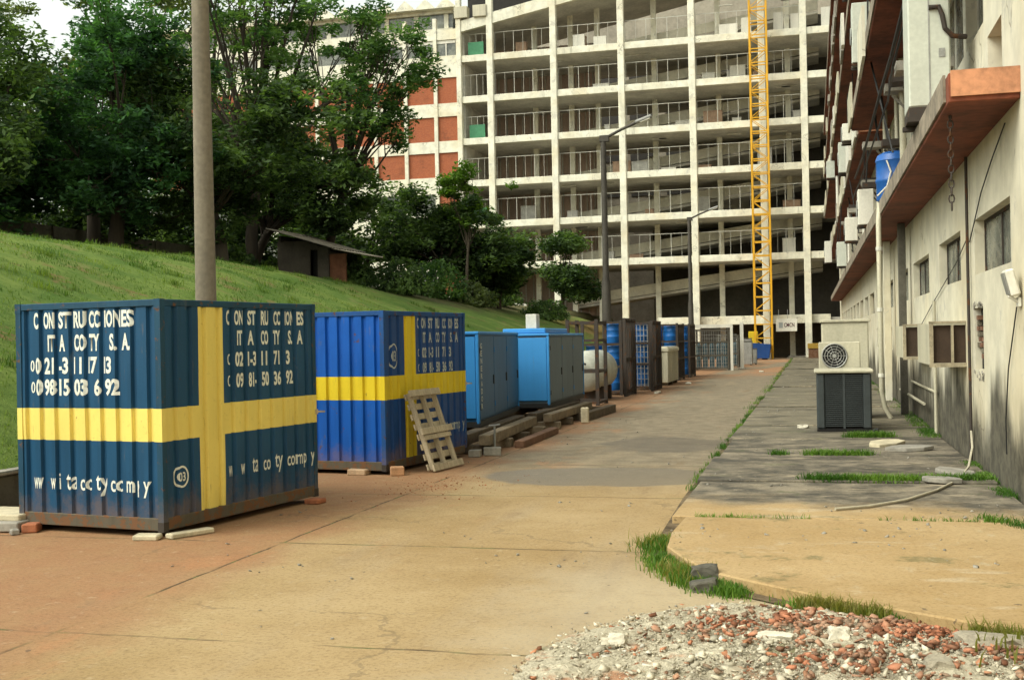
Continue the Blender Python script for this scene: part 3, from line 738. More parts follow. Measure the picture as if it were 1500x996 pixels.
b.build('wall_cable', M['black'], rb); b = MB(); pts = [(-.02, 26.5, 1.9), (-.03, 22.5, 2.5), (-.03, 19, 3.0), (-.03, 17.55, 3.3)]; b.tube(pts, .008, 5)
b.build('wall_cable', M['black'], rb); b = MB(); pts = [(-.02, 13.72, 2.2), (-.03, 14.3, 1.5), (-.03, 14.55, .9), (-.02, 14.6, .5)]; b.tube(pts, .008, 5)
b.build('wall_cable', M['black'], rb)
b = MB(); rc = random.Random(5)
for k in range(16):
    y_ = 19 + k * 3.1 + rc.random(); zt = rc.choice((7.6, 10.7)); zb_ = rc.choice((4.76, 5.6, 7.97)); x_ = -rc.uniform(.3, 1.0)
    if zb_ > zt: continue
    b = MB(); b.tube([(x_, y_, zt), (x_ - .1 * rc.random(), y_ + .3, (zt + zb_) / 2 - .2), (x_ * .6, y_ + rc.uniform(-.8, 1.2), zb_)], .018 + .014 * rc.random(), 5); b.build('cable', M['black'], rb)
b = MB(); b.tube([(-.75, 16, 7.0), (-.85, 20, 6.5), (-.8, 24, 6.7), (-.9, 30, 6.3), (-.8, 38, 6.8)], .03, 6); b.build('cable', M['black'], rb); b = MB(); b.tube([(-.7, 15.9, 6.9), (-.9, 19, 6.1), (-.7, 23.5, 6.4), (-.95, 31, 5.8), (-.8, 40, 6.4)], .02, 6)
b.build('cable', M['black'], rb)
for y_ in range(19, 60, 3):                            # brackets and ledges under the second canopy
    q = MB(); q.box(-.55 - (y_ % 4) * .1, -.01, y_, y_ + .5, 6.9 - (y_ % 5) * .22, 7.05 - (y_ % 5) * .22); q.bar((-.5, y_ + .25, 6.85 - (y_ % 5) * .22), (-.02, y_ + .25, 6.3 - (y_ % 5) * .22), .05, .05); q.build('bracket_shelf', M['concrete'] if y_ % 2 else M['steel_dark'], rb)
for (y_, r_, x_) in ((19.6, .06, -.16), (20.5, .09, -.2), (22.3, .055, -.12), (25.3, .07, -.3), (28.4, .05, -.2), (31, .06, -.3)):
    MB().tube([(x_, y_, 4.745), (x_, y_, 7.6)], r_, 10).build('riser_pipe', M['beige_metal'] if r_ != .09 else M['steel_dark'], rb, smooth=60)
rr = random.Random(12)
for k in range(16):
    y_ = 34 + k * 3.3; x_ = -rr.uniform(.1, .9); z0 = rr.choice((4.75, 7.96, 11.06)); ht = rr.uniform(1.5, 2.8)
    MB().tube([(x_, y_, z0), (x_, y_, z0 + ht)], rr.uniform(.05, .1), 8).build('riser_pipe', rr.choice((M['beige_metal'], M['white_paint'], M['white_paint'])), rb, smooth=60)
# chain down the near corner of the canopy
b = MB(); z_ = 4.4; k = 0
while z_ > 3.3:
    ang = k % 2
    ring = [(.03 * math.cos(t_) if ang else 0, 0 if ang else .03 * math.cos(t_), .05 * math.sin(t_)) for t_ in [i * math.pi / 4 for i in range(9)]]
    b.tube([(1.58 + q[0], 14.15 + q[1], z_ + q[2]) for q in ring], .009, 5, caps=False); z_ -= .085; k += 1
b.tube([(1.58, 14.15, 4.75), (1.58, 14.15, 4.38)], .02, 6)
tag(b.build('rain_chain', M['steel_dark'], None), 'rusty rain chain hanging from the near corner of the red canopy', 'chain')

# air conditioners ------------------------------------------------------------------
def fan_face(b, cx, cz, r, y):
    pass
def ac_unit(loc, rz, W, D, Hh, label, fans=1, mat=None, group=None, legs=True):
    t = thing('air_conditioner', label, 'air conditioner', loc, rz, group); mat = mat or M['beige_metal']
    z0 = .06 if legs else 0
    MB().box(-W / 2, W / 2, -D / 2, D / 2, z0, Hh).build('casing', mat, t, bevel=.015)
    fw = W * .68; fcx = -W / 2 + fw / 2 + .03
    for k in range(fans):
        hz = z0 + (Hh - z0) * (k + .5) / fans; r = min(fw, (Hh - z0) / fans) * .44
        b = MB(); Mx = Matrix.Translation((fcx, -D / 2 - .004, hz)) @ Matrix.Rotation(R(90), 4, 'X')
        b.lathe([(r * .97, -.002), (r * .97, .0), (r * .2, .0), (r * .2, .002)], 24, 0, Mx); 
        fg = b.build('fan', M['void'], t)
        g_ = MB()
        for q in (1.0, .78, .56, .34):
            g_.tube([Mx @ Vector((r * q * math.cos(a_), r * q * math.sin(a_), .014)) for a_ in [i * math.pi / 12 for i in range(25)]], .007 if q < 1 else .014, 5, caps=False)
        for i in range(10):
            a_ = i * math.pi / 5; g_.tube([Mx @ Vector((r * .12 * math.cos(a_), r * .12 * math.sin(a_), .014)), Mx @ Vector((r * math.cos(a_), r * math.sin(a_), .014))], .006, 4)
        g_.lathe([(r * .16, .0), (r * .16, .02)], 12, 0, Mx)
        g_.build('grille', M['steel_grey'], fg)
    b = MB(); b.box(W / 2 - W * .2, W / 2 - W * .08, -D / 2 - .012, -D / 2 - .002, z0 + Hh * .38, z0 + Hh * .42); b.build('handle', M['steel_dark'], t)
    if legs:
        b = MB(); [b.box(sx - .04, sx + .04, -D / 2 - .02, D / 2 + .02, 0, z0 - .002) for sx in (-W * .35, W * .35)]; b.build('foot', M['steel_dark'], t)
    return t
# dark condenser on the pavement
cd = thing('condenser', 'large dark grey condenser cabinet standing on the pavement', 'air conditioner', (.56, 23.2, .1))
DG = plain('dark_grey_enamel', (.035, .042, .042), .55, 0, .25, 3)
b = MB(); b.box(-.44, .44, -.44, .44, .05, 1.1); b.build('coil', M['void'], cd)
for sx in (-1, 1):
    for sy in (-1, 1): MB().box(*sorted((sx * .34, sx * .5)), *sorted((sy * .34, sy * .5)), .05, 1.1).build('corner_panel', DG, cd, bevel=.03)
b = MB()
for k in range(26):
    z_ = .10 + k * .038
    b.box(-.34, .34, -.488, -.465, z_, z_ + .02); b.box(-.488, -.465, -.34, .34, z_, z_ + .02); b.box(.465, .488, -.34, .34, z_, z_ + .02); b.box(-.34, .34, .465, .488, z_, z_ + .02)
b.box(-.02, .02, -.497, -.489, .06, 1.09)
b.build('louvre', DG, cd)
b = MB(); b.box(-.54, .54, -.54, .54, 1.1, 1.17); b.build('lid', M['beige_metal'], cd, bevel=.02)
b = MB(); b.box(-.5, .5, -.5, .5, -.03, .05); b.build('base', M['void'], cd)
tw = ac_unit((.52, 24.2, .62), 0, .80, .34, 1.16, 'beige twin fan outdoor unit on a stand behind the dark condenser', 2, None)
b = MB(); [b.box(sx - .03, sx + .03, sy - .03, sy + .03, -.53, -.061) for sx in (-.34, .34) for sy in (-.15, .15)]; b.box(-.42, .42, -.19, .19, -.06, -.002); b.build('stand', M['steel_dark'], tw)
bx = thing('plant_cabinet', 'plain beige metal plant cabinet behind the twin fan unit', 'cabinet', (.62, 26.6, .09))
MB().box(-.42, .55, -.6, .6, .05, 2.1).build('body', M['beige_metal'], bx, bevel=.02)
MB().box(-.46, .59, -.64, .64, 2.1, 2.16).build('lid', M['beige_metal'], bx, bevel=.01)
MB().box(-.35, .5, -.55, .55, -.01, .05).build('plinth', M['concrete'], bx)
# window sleeves sticking out of the wall
def sleeve(y0, y1, label):
    t = thing('air_conditioner_sleeve', label, 'air conditioner', (2.2, y0, 1.45), 0, 'metal sleeves projecting from the plaster wall')
    L = y1 - y0; X = -.5; H_ = .62
    b = MB(); b.box(X, X + .03, 0, L, 0, H_); b.box(X + .03, -.002, 0, L, H_ - .03, H_); b.box(X + .03, -.002, 0, L, 0, .03); b.box(X + .03, -.002, L - .03, L, .03, H_ - .03)
    b.build('casing', M['beige_metal'], t)
    b = MB(); b.box(X + .03, -.003, .06, .09, .03, H_ - .03); b.build('grille', plain('sleeve_end_shade', (.05, .03, .018), .8), t)  # dark sheet painted as the shade inside the open end, no real grille
    b = MB(); b.box(X - .02, 0, -.015, .01, -.03, .028); b.box(X - .015, X + .04, -.012, 0, .03, H_ + .01); b.box(X * .42, X * .42 + .035, -.012, .058, .03, H_ - .03); b.box(X - .02, 0, -.012, .01, H_ + .001, H_ + .03)
    b.build('frame', plain('tan_frame', (.33, .28, .19), .85, 0, .45, 5), t)
    return t
sleeve(18.25, 20.4, 'beige wall sleeve with open dark end, the nearer one')
sleeve(23.4, 25.6, 'beige wall sleeve with brown divided end, the farther one')
# tall unit standing on the canopy
tu = thing('tall_outdoor_unit', 'tall pale grey outdoor unit standing on the near red canopy', 'air conditioner', (1.60, 16.95, 4.78))
PG = plain('pale_grey_enamel', (.50, .52, .45), .5, 0, .15, 2)
MB().box(-.27, .27, -.4, .4, .2, 1.98).build('casing', PG, tu, bevel=.02)
b = MB(); b.box(-.27, .27, -.4, .4, 0.06, .198); b.box(-.3, .3, -.44, -.3, 0, .06); b.box(-.3, .3, .3, .44, 0, .06); b.build('base_frame', M['steel_dark'], tu)
b = MB(); b.box(-.01, .01, -.406, -.4, .25, 1.95); b.build('seam', M['steel_grey'], tu)
b = MB(); b.tube([(.0, -.42, 1.72), (.16, -.42, 1.72)], .03, 8); b.tube([(.0, -.42, 1.52), (.13, -.43, 1.52), (.17, -.44, 1.4), (.2, -.44, 1.22), (.3, -.4, 1.12), (.48, -.3, 1.12)], .035, 8)
b.build('hose', M['steel_dark'], tu)
MB().box(.12, .2, -.408, -.401, .85, .97).build('plate', M['steel_grey'], tu)
# hood over it, fixed to the building
b = MB(); b.box(-.78, -.02, 15.9, 17.6, 7.05, 7.4); b.build('hood', M['concrete'], rb, bevel=.02)
# units hung along the facade
specs = [((1.35, 41, 5.0), .55, .85, 'small white unit on bracket low under second red canopy'),
         ((1.45, 32.5, 4.76), .7, 1.0, 'white outdoor unit on the red canopy beyond the blue tank'),
         ((1.30, 52, 4.76), .8, 1.1, 'pale green grey unit farther along the lowest canopy'),
         ((1.05, 60, 9.6), .6, .9, 'grey blue unit hung high at the far end of the facade'),
         ((1.25, 38.5, 7.96), .8, .6, 'long white unit on the second canopy'),
         ((1.0, 70, 6.0), .8, 1.3, 'white unit hung low near the far end of the facade'),
         ((1.2, 27.5, 7.96), .6, 1.4, 'pale upright unit on top of the second canopy'),
         ((1.2, 33, 11.06), .7, 1.6, 'pale upright unit on top of the third canopy'),
         ((1.2, 24.5, 11.06), .6, 1.5, 'cream upright unit on the near end of the third canopy'),
         ((1.3, 46, 7.96), .8, 1.2, 'cream unit farther back on the second canopy')]
for (l, Wd, Hh, lab) in specs: ac_unit(l, -90, Wd, .4, Hh, lab, 1, M['white_paint'] if 'white' in lab else PG, None)
# blue water tank on the canopy
BT = plain('blue_plastic', (.015, .10, .36), .4, 0, .25, 2, .03)
tk = thing('water_tank', 'blue plastic water tank standing on the red canopy', 'tank', (1.80, 26.2, 4.745))
MB().lathe([(.36, 0), (.40, .04), (.40, .4), (.415, .42), (.415, .48), (.40, .5), (.40, .85), (.415, .87), (.40, .92), (.37, 1.0), (.26, 1.06), (.05, 1.08)], 28).build('body', BT, tk, smooth=40)
MB().tube([(-.2, -.38, .85), (-.12, -.42, .6), (-.2, -.42, .3), (-.4, -.4, .1)], .018, 6).build('hose', M['white_paint'], tk)
MB().lathe([(.08, 1.081), (.08, 1.14), (.03, 1.15)], 14).build('lid', M['black'], tk)
# white lamp on the near wall
fl = thing('wall_lamp', 'small white floodlight on a bracket at the edge of the wall', 'lamp', (2.19, 13.55, 2.2))
MB().obox((-.09, .0, .26), (.1, .26, .3), Matrix.Rotation(R(-14), 3, 'Y')).build('body', M['white_paint'], fl, bevel=.02)
MB().obox((-.148, .0, .248), (.012, .2, .24), Matrix.Rotation(R(-14), 3, 'Y')).build('lens', M['steel_grey'], fl)
b = MB(); b.box(-.03, 0, -.08, .08, 0, .1); b.bar((-.02, 0, .05), (-.12, 0, .12), .05, .03); b.build('bracket', M['white_paint'], fl, bevel=.005)
# hose lying on the pavement
b = MB(); b.tube([(2.16, 17.6, .55), (2.1, 17.0, .35), (1.95, 16.2, .17), (1.7, 15.2, .115), (1.35, 14.2, .115), (.95, 13.35, .115), (.55, 12.85, .115), (.2, 12.6, .115)], .016, 6)
tag(b.build('hose', plain('pale_hose', (.42, .38, .28), .7), None, smooth=60), 'pale garden hose trailing from the wall across the slabs', 'hose')

# ------------------------------------------------------------------ site containers
PROF = {'p': .2086, 'ph': .117, 'd': .036, 'seed': 1.3}
def profile(u):
    p, d = PROF['p'], PROF['d']; t = ((u - PROF['ph']) / p) % 1.0
    # outer flat, slope in, inner flat, slope out
    if t < .62: return 0.
    if t < .70: return -d * (t - .62) / .08
    if t < .92: return -d
    return -d * (1 - (t - .92) / .08)
def dent(u, z):
    return .011 * mnoise.noise((u * 1.3 + PROF['seed'], z * 1.1, PROF['seed'])) + .004 * mnoise.noise((u * 4 + PROF['seed'], z * 3, 2.))
def breaks(L):
    out = []; k = -2; p = PROF['p']
    while k * p < L:
        out += [k * p + q * p + PROF['ph'] for q in (0, .62, .70, .92)]; k += 1
    return sorted({round(x, 5) for x in out if 0 < x < L} | {0, L})
def panel_bm(L, z0, z1, bands, ubands):
    """corrugated sheet in (u, z), depth in w; bands: z-ranges painted as the second material"""
    bm = bmesh.new()
    us = sorted(set(breaks(L)) | {x for r_ in ubands for x in r_}); zs = sorted({z0, z1} | {x for r_ in bands for x in r_} | {z0 + (z1 - z0) * k / 16 for k in range(17)})
    g_ = [[bm.verts.new((u, z, profile(u) + dent(u, z))) for z in zs] for u in us]
    for i in range(len(us) - 1):
        for j in range(len(zs) - 1):
            f = bm.faces.new((g_[i][j], g_[i + 1][j], g_[i + 1][j + 1], g_[i][j + 1]))
            um, zm = (us[i] + us[i + 1]) / 2, (zs[j] + zs[j + 1]) / 2
            if any(a < zm < b_ for a, b_ in bands) or any(a < um < b_ for a, b_ in ubands): f.material_index = 1
    return bm
def place_bm(bm, name, O, U, Nn, mats, parent):
    """(u, z, w) -> O + U*u + Z*z + N*w"""
    O, U, Nn = Vector(O), Vector(U), Vector(Nn)
    for v in bm.verts:
        u, z, w_ = v.co; v.co = O + U * u + Vector((0, 0, z)) + Nn * w_
    bm.normal_update()
    me = bpy.data.meshes.new(name); bm.to_mesh(me); bm.free()
    for mt in mats: me.materials.append(mt)
    o = bpy.data.objects.new(name, me); C.objects.link(o); o.parent = parent
    return o
def wrap_text(bm, L):
    """cut a flat lettering mesh along the folds of the sheet and lay it on them"""
    for v in bm.verts: v.co = (v.co.x, v.co.y, 0)
    xs_ = [v.co.x for v in bm.verts]
    for u in breaks(L):
        if min(xs_) < u < max(xs_):
            bmesh.ops.bisect_plane(bm, geom=bm.verts[:] + bm.edges[:] + bm.faces[:], plane_co=(u, 0, 0), plane_no=(1, 0, 0), dist=1e-5)
    for v in bm.verts: v.co.z = profile(min(max(v.co.x, 0), L)) + dent(v.co.x, v.co.y) + .004
    return bm
def joined(bms):
    out = bmesh.new()
    for b_ in bms:
        me = bpy.data.meshes.new('tmp'); b_.to_mesh(me); b_.free(); out.from_mesh(me); bpy.data.meshes.remove(me)
    return out
def letter_mat(col):
    s = Sh('white_stencil_paint')
    c = s.mix(s.ss(s.noise(18, 6, .75), .48, .66, 0, .65), col, dk(col, .55))
    return s.done(c, .6)
LET = letter_mat((.72, .74, .66)); LET2 = letter_mat((.42, .46, .45))
PH = 2.06
def container(loc, rz, W, L, H_, label, blue, blue_side, yellow, band, vband, front_txt, side_txt, lm, rusty):
    t = thing('site_container', label, 'container', loc, rz, 'blue and yellow site containers')
    pw = .07; z0, z1 = .14, H_ - .07
    def panel(pp, Lp, O, U, Nn, vb, txt, bl):
        PROF['p'], PROF['ph'] = pp; PROF['seed'] += 3.7
        bmx = panel_bm(Lp, z0, z1, [band], vb)
        o_ = place_bm(bmx, 'corrugated_panel', O, U, Nn, [bl, yellow], t)
        for row_ in (txt() if txt else []):
            place_bm(joined([wrap_text(x, Lp) for x in row_]), 'lettering', O, U, Nn, [lm], o_)
        return o_
    # local frame: x from -W to 0 along the front, y from 0 to L along the side
    panel((.2086, .117), W - 2 * pw, (-W + pw, .012, 0), (1, 0, 0), (0, -1, 0), [], front_txt, blue)
    panel((.243, .198), L - 2 * pw, (-.012, pw, 0), (0, 1, 0), (1, 0, 0), [vband], side_txt, blue_side)
    panel((.2086, .117), W - 2 * pw, (-pw, L - .012, 0), (-1, 0, 0), (0, 1, 0), [], None, blue)
    panel((.243, .198), L - 2 * pw, (-W + .012, L - pw, 0), (0, -1, 0), (-1, 0, 0), [vband], None, blue)
    for (X, Y) in ((-W, 0), (-pw, 0), (-W, L - pw), (-pw, L - pw)):
        b = MB()
        for (a, c_, mi) in ((.1, band[0], 0), (band[0], band[1], 1), (band[1], H_ - .1, 0)): b.box(X, X + pw, Y, Y + pw, a, c_, mi)
        b.box(X - .004, X + pw + .004, Y - .004, Y + pw + .004, .0, .1, 2); b.box(X - .004, X + pw + .004, Y - .004, Y + pw + .004, H_ - .1, H_ + .004, 0)
        b.build('corner_post', [rusty, yellow, M['steel_dark']], t)
    b = MB()
    b.box(-W + pw, -pw, .004, .07, .01, z0); b.box(-W + pw, -pw, L - .07, L - .004, .01, z0); b.box(-.07, -.004, pw, L - pw, .01, z0); b.box(-W + .004, -W + .07, pw, L - pw, .01, z0)
    b.box(-W + .07, -.07, .07, L - .07, .06, .1)
    b.build('bottom_rail', RUSTY, t, bevel=.006)
    b = MB()
    b.box(-W + pw, -pw, .002, .06, z1, H_); b.box(-W + pw, -pw, L - .06, L - .002, z1, H_); b.box(-.06, -.002, pw, L - pw, z1, H_); b.box(-W + .002, -W + .06, pw, L - pw, z1, H_)
    b.build('top_rail', rusty, t, bevel=.006)
    b = MB(); k = .06
    while k < L - .1:
        b.box(-W + .06, -.06, k, min(k + .12, L - .06), H_ - .03, H_ - .008); b.box(-W + .06, -.06, min(k + .12, L - .061), min(k + .22, L - .06), H_ - .045, H_ - .03); k += .22
    b.build('roof', rusty, t)
    b = MB(); b.box(-.012, .02, L * .99, L * .99 + .03, band[0] + .1, band[0] + .16); b.bar((.01, L, band[0] + .13), (.1, L + .03, band[0] + .13), .03, .02); b.build('latch', M['wood'], t)
    return t
RUSTY = painted('rusted_rail', (.10, .085, .06), .50, .75, .4, .1, 7, (.16, .075, .035))
C1B = painted('dark_petrol_blue', (.010, .062, .135), .66, .5, .45, .14, 8, mud=True)
C1R = painted('dark_petrol_blue_worn', (.012, .055, .10), .57, .6, .5, .1, 8, (.14, .07, .035), mud=True)
C1Y = painted('pale_yellow', (.74, .60, .15), .66, .55, .12, .12, 9, (.25, .12, .04))
C2B = painted('bright_blue', (.003, .085, .40), .62, .5, .42, .14, 5, (.10, .05, .04), mud=True)
C2S = painted('shaded_side_blue', (.006, .052, .20), .62, .5, .4, .1, 5, mud=True)  # same container blue darkened: shade of the side put into the paint
C2R = painted('bright_blue_worn', (.010, .065, .22), .56, .6, .5, .1, 7, mud=True)
C2Y = painted('strong_yellow', (.66, .50, .02), .66, .55, .2, .1, 8, (.22, .12, .03))
def hz(f, Ht=2.38): return Ht * (1 - f)
def groups(items, f0, f1, p, ph, k0, bold=.034, Ht=2.38):
    """items: (text, ridge index, from, to) with from/to as shares of one ridge pitch; capitals span f0..f1 of the height"""
    out = []
    for (tx, k, a_, b_) in items:
        u0, u1 = ph + (k + k0 + a_) * p, ph + (k + k0 + b_) * p
        if tx == 'o!':
            out.append(ring_bm((u0 + u1) / 2, (hz(f0, Ht) + hz(f1, Ht)) / 2, (u1 - u0) / 2, .06, .016)); continue
        low = tx.islower()
        za, zb = hz(f1, Ht), hz(f0, Ht)
        if low:                                     # lower case: x-height, ascenders and tails kept in proportion
            xh = zb - za
            up_ = .42 if any(c_ in 'ti' for c_ in tx) else 0; dn_ = .42 if any(c_ in 'yp' for c_ in tx) else 0
            za -= xh * dn_; zb += xh * up_
        out.append(fit_bm(text_bm(tx, 1, bold), u0, u1, za, zb))
    return out
def c1_front():
    g_ = lambda it, a_, b_, bo=.036: groups(it, a_, b_, .2086, .117, 1, bo)
    return [g_([('C', -1, .32, .62), ('ON', 0, .0, .66), ('ST', 1, .0, .7), ('RU', 2, .0, .7), ('CC', 3, .0, .66), ('IO', 4, .0, .5), ('N', 4, .56, .86), ('ES', 5, .08, .74)], .04, .115),
            g_([('IT', 0, .24, .66), ('A', 1, .02, .4), ('CO', 2, .02, .7), ('TY', 3, .0, .64), ('S.', 4, .3, .68), ('A.', 5, .1, .6)], .142, .217),
            g_([('o!', -1, .05, .32), ('0', -1, .4, .68), ('21', 0, .0, .62), ('-3', 1, -.1, .6), ('11', 2, -.08, .5), ('17', 3, -.2, .5), ('13', 4, -.22, .4)], .243, .318),
            g_([('o!', -1, .08, .35), ('0', -1, .42, .72), ('98', 0, .0, .7), ('15', 1, .0, .66), ('03', 2, .0, .74), ('6', 3, .3, .68), ('92', 4, .0, .8)], .34, .415),
            g_([('ww', -1, .15, .68), ('w', 0, .3, .62), ('i', 0, .70, .80), ('ta', 1, .34, .96), ('co', 2, .28, .98), ('ty', 3, .3, .96), ('co', 4, .26, .98), ('m', 5, .26, .68), ('p', 5, .8, 1.04), ('y', 6, .3, .7)], .785, .835, .012)]
def side_txt(f_off=0., Ht=2.38, ring=None):
    def fn():
        g_ = lambda it, a_, b_, bo=.036: groups(it, a_ + f_off, b_ + f_off, .243, .198, 3, bo, Ht)
        rows_ = [g_([('C', 0, .40, .68), ('ON', 1, .0, .66), ('ST', 2, .0, .64), ('RU', 3, .05, .66), ('CC', 4, .06, .6), ('IO', 5, .0, .42), ('N', 5, .46, .74), ('ES', 6, .0, .6)], .04, .11),
                 g_([('IT', 1, .2, .58), ('A', 2, .0, .46), ('CO', 3, .04, .6), ('TY', 4, .0, .56), ('S.', 5, .25, .6), ('A', 6, .0, .5)], .135, .205),
                 g_([('o!', 0, .45, .72), ('02', 1, .04, .66), ('1-3', 2, .0, .64), ('11', 3, .04, .5), ('71', 4, .02, .5), ('3', 5, .04, .36)], .235, .305),
                 g_([('o!', 0, .45, .72), ('09', 1, .1, .66), ('81-', 2, .04, .68), ('50', 3, .04, .6), ('36', 4, .0, .58), ('92', 5, .0, .58)], .335, .405),
                 g_([('ww', 0, .38, .72), ('w', 1, .3, .6), ('i', 1, .66, .76), ('ta', 2, .2, .68), ('co', 3, .08, .64), ('ty', 4, .0, .62), ('co', 5, .0, .62), ('m', 6, -.1, .3), ('p', 6, .4, .64), ('y', 7, .04, .4)], .765, .815, .012)]
        u_, fz, r1, r2 = ring
        rows_.append([ring_bm(u_, hz(fz, Ht), r1, r2, .022), fit_bm(text_bm('03', 1, .02), u_ - r1 * .5, u_ + r1 * .5, hz(fz, Ht) - r2 * .42, hz(fz, Ht) + r2 * .42)])
        return rows_
    return fn
container((-6.43, 10.55, .06), -9, 1.97, 2.85, 2.38, 'dark petrol blue site container with pale yellow cross and white web address', C1B, C1B, C1Y, (.92, 1.26), (.54, .965), c1_front, side_txt(0, 2.38, (.235, .775, .105, .115)), LET, C1R)
container((-6.10, 16.05, .05), -8, 1.95, 2.85, 2.37, 'bright blue site container with strong yellow cross, a pallet leaning on it', C2B, C2S, C2Y, (1.05, 1.40), (.59, .97), None, side_txt(0, 2.37, (.25, .285, .12, .19)), LET2, C2R)

def brick_at(x, y, z, rz, size, label, mat, name='brick', cat='brick', group='blocks propping up the site containers'):
    b = MB(); rr = random.Random(int(abs(x * 97 + y * 31) * 10))
    b.obox((0, 0, size[2] / 2), size, Matrix.Rotation(0, 3, 'Z'))
    o = b.build(name, mat, None, bevel=.012); o.location = (x, y, z); o.rotation_euler = (rr.uniform(-.03, .03), rr.uniform(-.03, .03), R(rz))
    return tag(o, label, cat, group)
brick_at(-8.13, 10.74, 0, 20, (.16, .2, .095), 'red brick under the outer left corner of the dark container', M['brick'])
brick_at(-8.2, 10.55, 0, 50, (.09, .1, .06), 'grey chip lying in front of the corner brick', M['concrete'])
PALEC = plain('pale_block', (.48, .42, .29), .9, 0, .3, 6, .2)
brick_at(-6.57, 10.47, 0, 10, (.26, .16, .055), 'flat pale block under the near corner of the dark container', PALEC)
brick_at(-6.25, 10.75, 0, 62, (.5, .14, .055), 'long flat pale slab beside the near corner of the dark container', PALEC)
brick_at(-5.93, 13.15, 0, -9, (.2, .2, .06), 'small block under the far corner of the dark container', M['brick'])
brick_at(-6.55, 16.1, 0, -5, (.3, .2, .085), 'flat pink block under the near edge of the bright container', plain('pinkish_block', (.42, .29, .18), .9, 0, .3, 6))
brick_at(-5.93, 16.05, 0, 24, (.2, .17, .13), 'chunky orange block beside the corner of the bright container', plain('orange_block', (.45, .25, .13), .9, 0, .35, 6))
brick_at(-5.52, 18.72, 0, 5, (.2, .2, .12), 'grey block under the far corner of the bright container', M['concrete'])
# loose concrete slabs left of the first container
brick_at(-9.05, 10.95, 0, 4, (1.6, .75, .10), 'lower grey concrete slab lying by the retaining wall', M['concrete'], 'concrete_slab', 'slab', 'loose slabs by the retaining wall')
brick_at(-9.0, 11.05, .105, -3, (1.45, .55, .07), 'pale upper concrete slab lying on the lower slab', PALEC, 'concrete_slab', 'slab', 'loose slabs by the retaining wall')

# ------------------------------------------------------------------ pallet leaning on the second container
pal = thing('pallet', 'weathered wooden pallet leaning upright against the bright blue container', 'pallet')
PLm = M['wood']
def board(nm, c, size):
    MB().obox(c, size, Matrix.Identity(3)).build(nm, PLm, pal, bevel=.004)
for sx in (-.4, 0, .4): board('stringer', (sx, -.02, .62), (.055, .07, 1.2))
for k in range(8): board('deck_board', (random.uniform(-.01, .01), .03, .07 + k * .157), (.93, .022, .095))
for z_, wd in ((.03, 1.02), (.60, 1.04), (1.2, 1.0)): board('face_board', (.02, -.075, z_), (wd, .035, .10))
board('face_board', (.0, -.07, .50), (.9, .02, .07))
ang = R(90 - 8 - 9)
Yax = Vector((-1, 0, 0))
th = R(19)
dirS = Vector((math.sin(R(8)), math.cos(R(8)), 0)); outN = Vector((math.cos(R(8)), -math.sin(R(8)), 0))
zax = (Vector((0, 0, 1)) * math.cos(th) - outN * math.sin(th)).normalized(); xax = dirS; yax = zax.cross(xax).normalized()
Mx = Matrix((xax, yax, zax)).transposed().to_4x4()
basep = Vector((-6.10, 16.05, 0)) + dirS * .92 + outN * .50; Mx.translation = basep + Vector((0, 0, .015)); pal.matrix_world = Mx

# ------------------------------------------------------------------ generator cabinets on timber
G1 = painted('shaded_blue_enamel', (.016, .085, .19), .66, .45, .3, .14, 6); G1L = painted('lit_blue_enamel', (.03, .20, .50), .66, .45, .15, .1, 6)  # two blues; lit end and shaded side are also put into them
G2S = painted('shaded_grey_blue_enamel', (.095, .135, .17), .68, .5, .3, .1, 6); G2L = painted('lit_sky_blue_enamel', (.045, .245, .57), .67, .45, .12, .1, 6)  # greyed side and brighter end carry painted shade and light
def generator(loc, rz, W, L, H_, label, side, end, letters=None, cap=False):
    t = thing('generator_cabinet', label, 'generator', loc, rz, 'blue generator cabinets on timbers')
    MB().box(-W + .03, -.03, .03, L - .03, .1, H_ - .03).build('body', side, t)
    b = MB()
    n = 3
    for k in range(n):
        a, c_ = .09 + (L - .18) * k / n, .09 + (L - .18) * (k + 1) / n
        b = MB(); b.box(-.028, 0.0, a + .015, c_ - .015, .14, H_ - .09)
        pn = b.build('door', side, t, bevel=.008)
        q = MB(); q.box(.001, .02, c_ - .14, c_ - .08, H_ * .42, H_ * .52); q.build('handle', M['black'], pn)
        q = MB(); [q.box(.001, .014, a + .005, a + .04, H_ * f - .05, H_ * f + .05) for f in (.2, .8)]; q.build('hinge', end if k else M['steel_dark'], pn)
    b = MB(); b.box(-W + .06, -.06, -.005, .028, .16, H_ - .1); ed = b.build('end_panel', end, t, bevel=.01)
    for X in (-W, -.055):
        for Y in (-.012, L - .045): MB().box(X, X + .06, Y, Y + .06, .06, H_ - .06).build('corner_frame', end, t, bevel=.01)
    b = MB(); b.box(-W - .01, .012, -.02, L + .02, H_ - .06, H_); b.build('roof', end, t, bevel=.015)
    b = MB(); b.box(-W, .004, -.01, L + .01, 0, .1); b.build('base_frame', M['black'], t)
    if cap:
        b = MB(); b.box(-W + .12, -.1, .12, L * .62, H_ + .001, H_ + .12); b.build('roof_cap', end, t, bevel=.02)
        b = MB(); b.box(-.62, -.36, .35, .7, H_ + .1205, H_ + .46); b.build('exhaust_box', M['white_paint'], t, bevel=.01)
    if letters:
        parts = []; hz = (H_ - .5) / len(letters)
        for k, ch in enumerate(letters): parts.append(fit_bm(text_bm(ch, 1, .01), .2, .36, H_ - .22 - (k + 1) * hz + .04, H_ - .22 - k * hz))
        bmx = joined(parts)
        place_bm(bmx, 'lettering', (.004, 0, 0), (0, 1, 0), (1, 0, 0), [LET], t)
    return t
generator((-5.93, 20.45, .36), 6.0, 1.6, 5.1, 1.76, 'mid blue generator cabinet with white letters down its side', G1, G1L, 'GENERADOR')
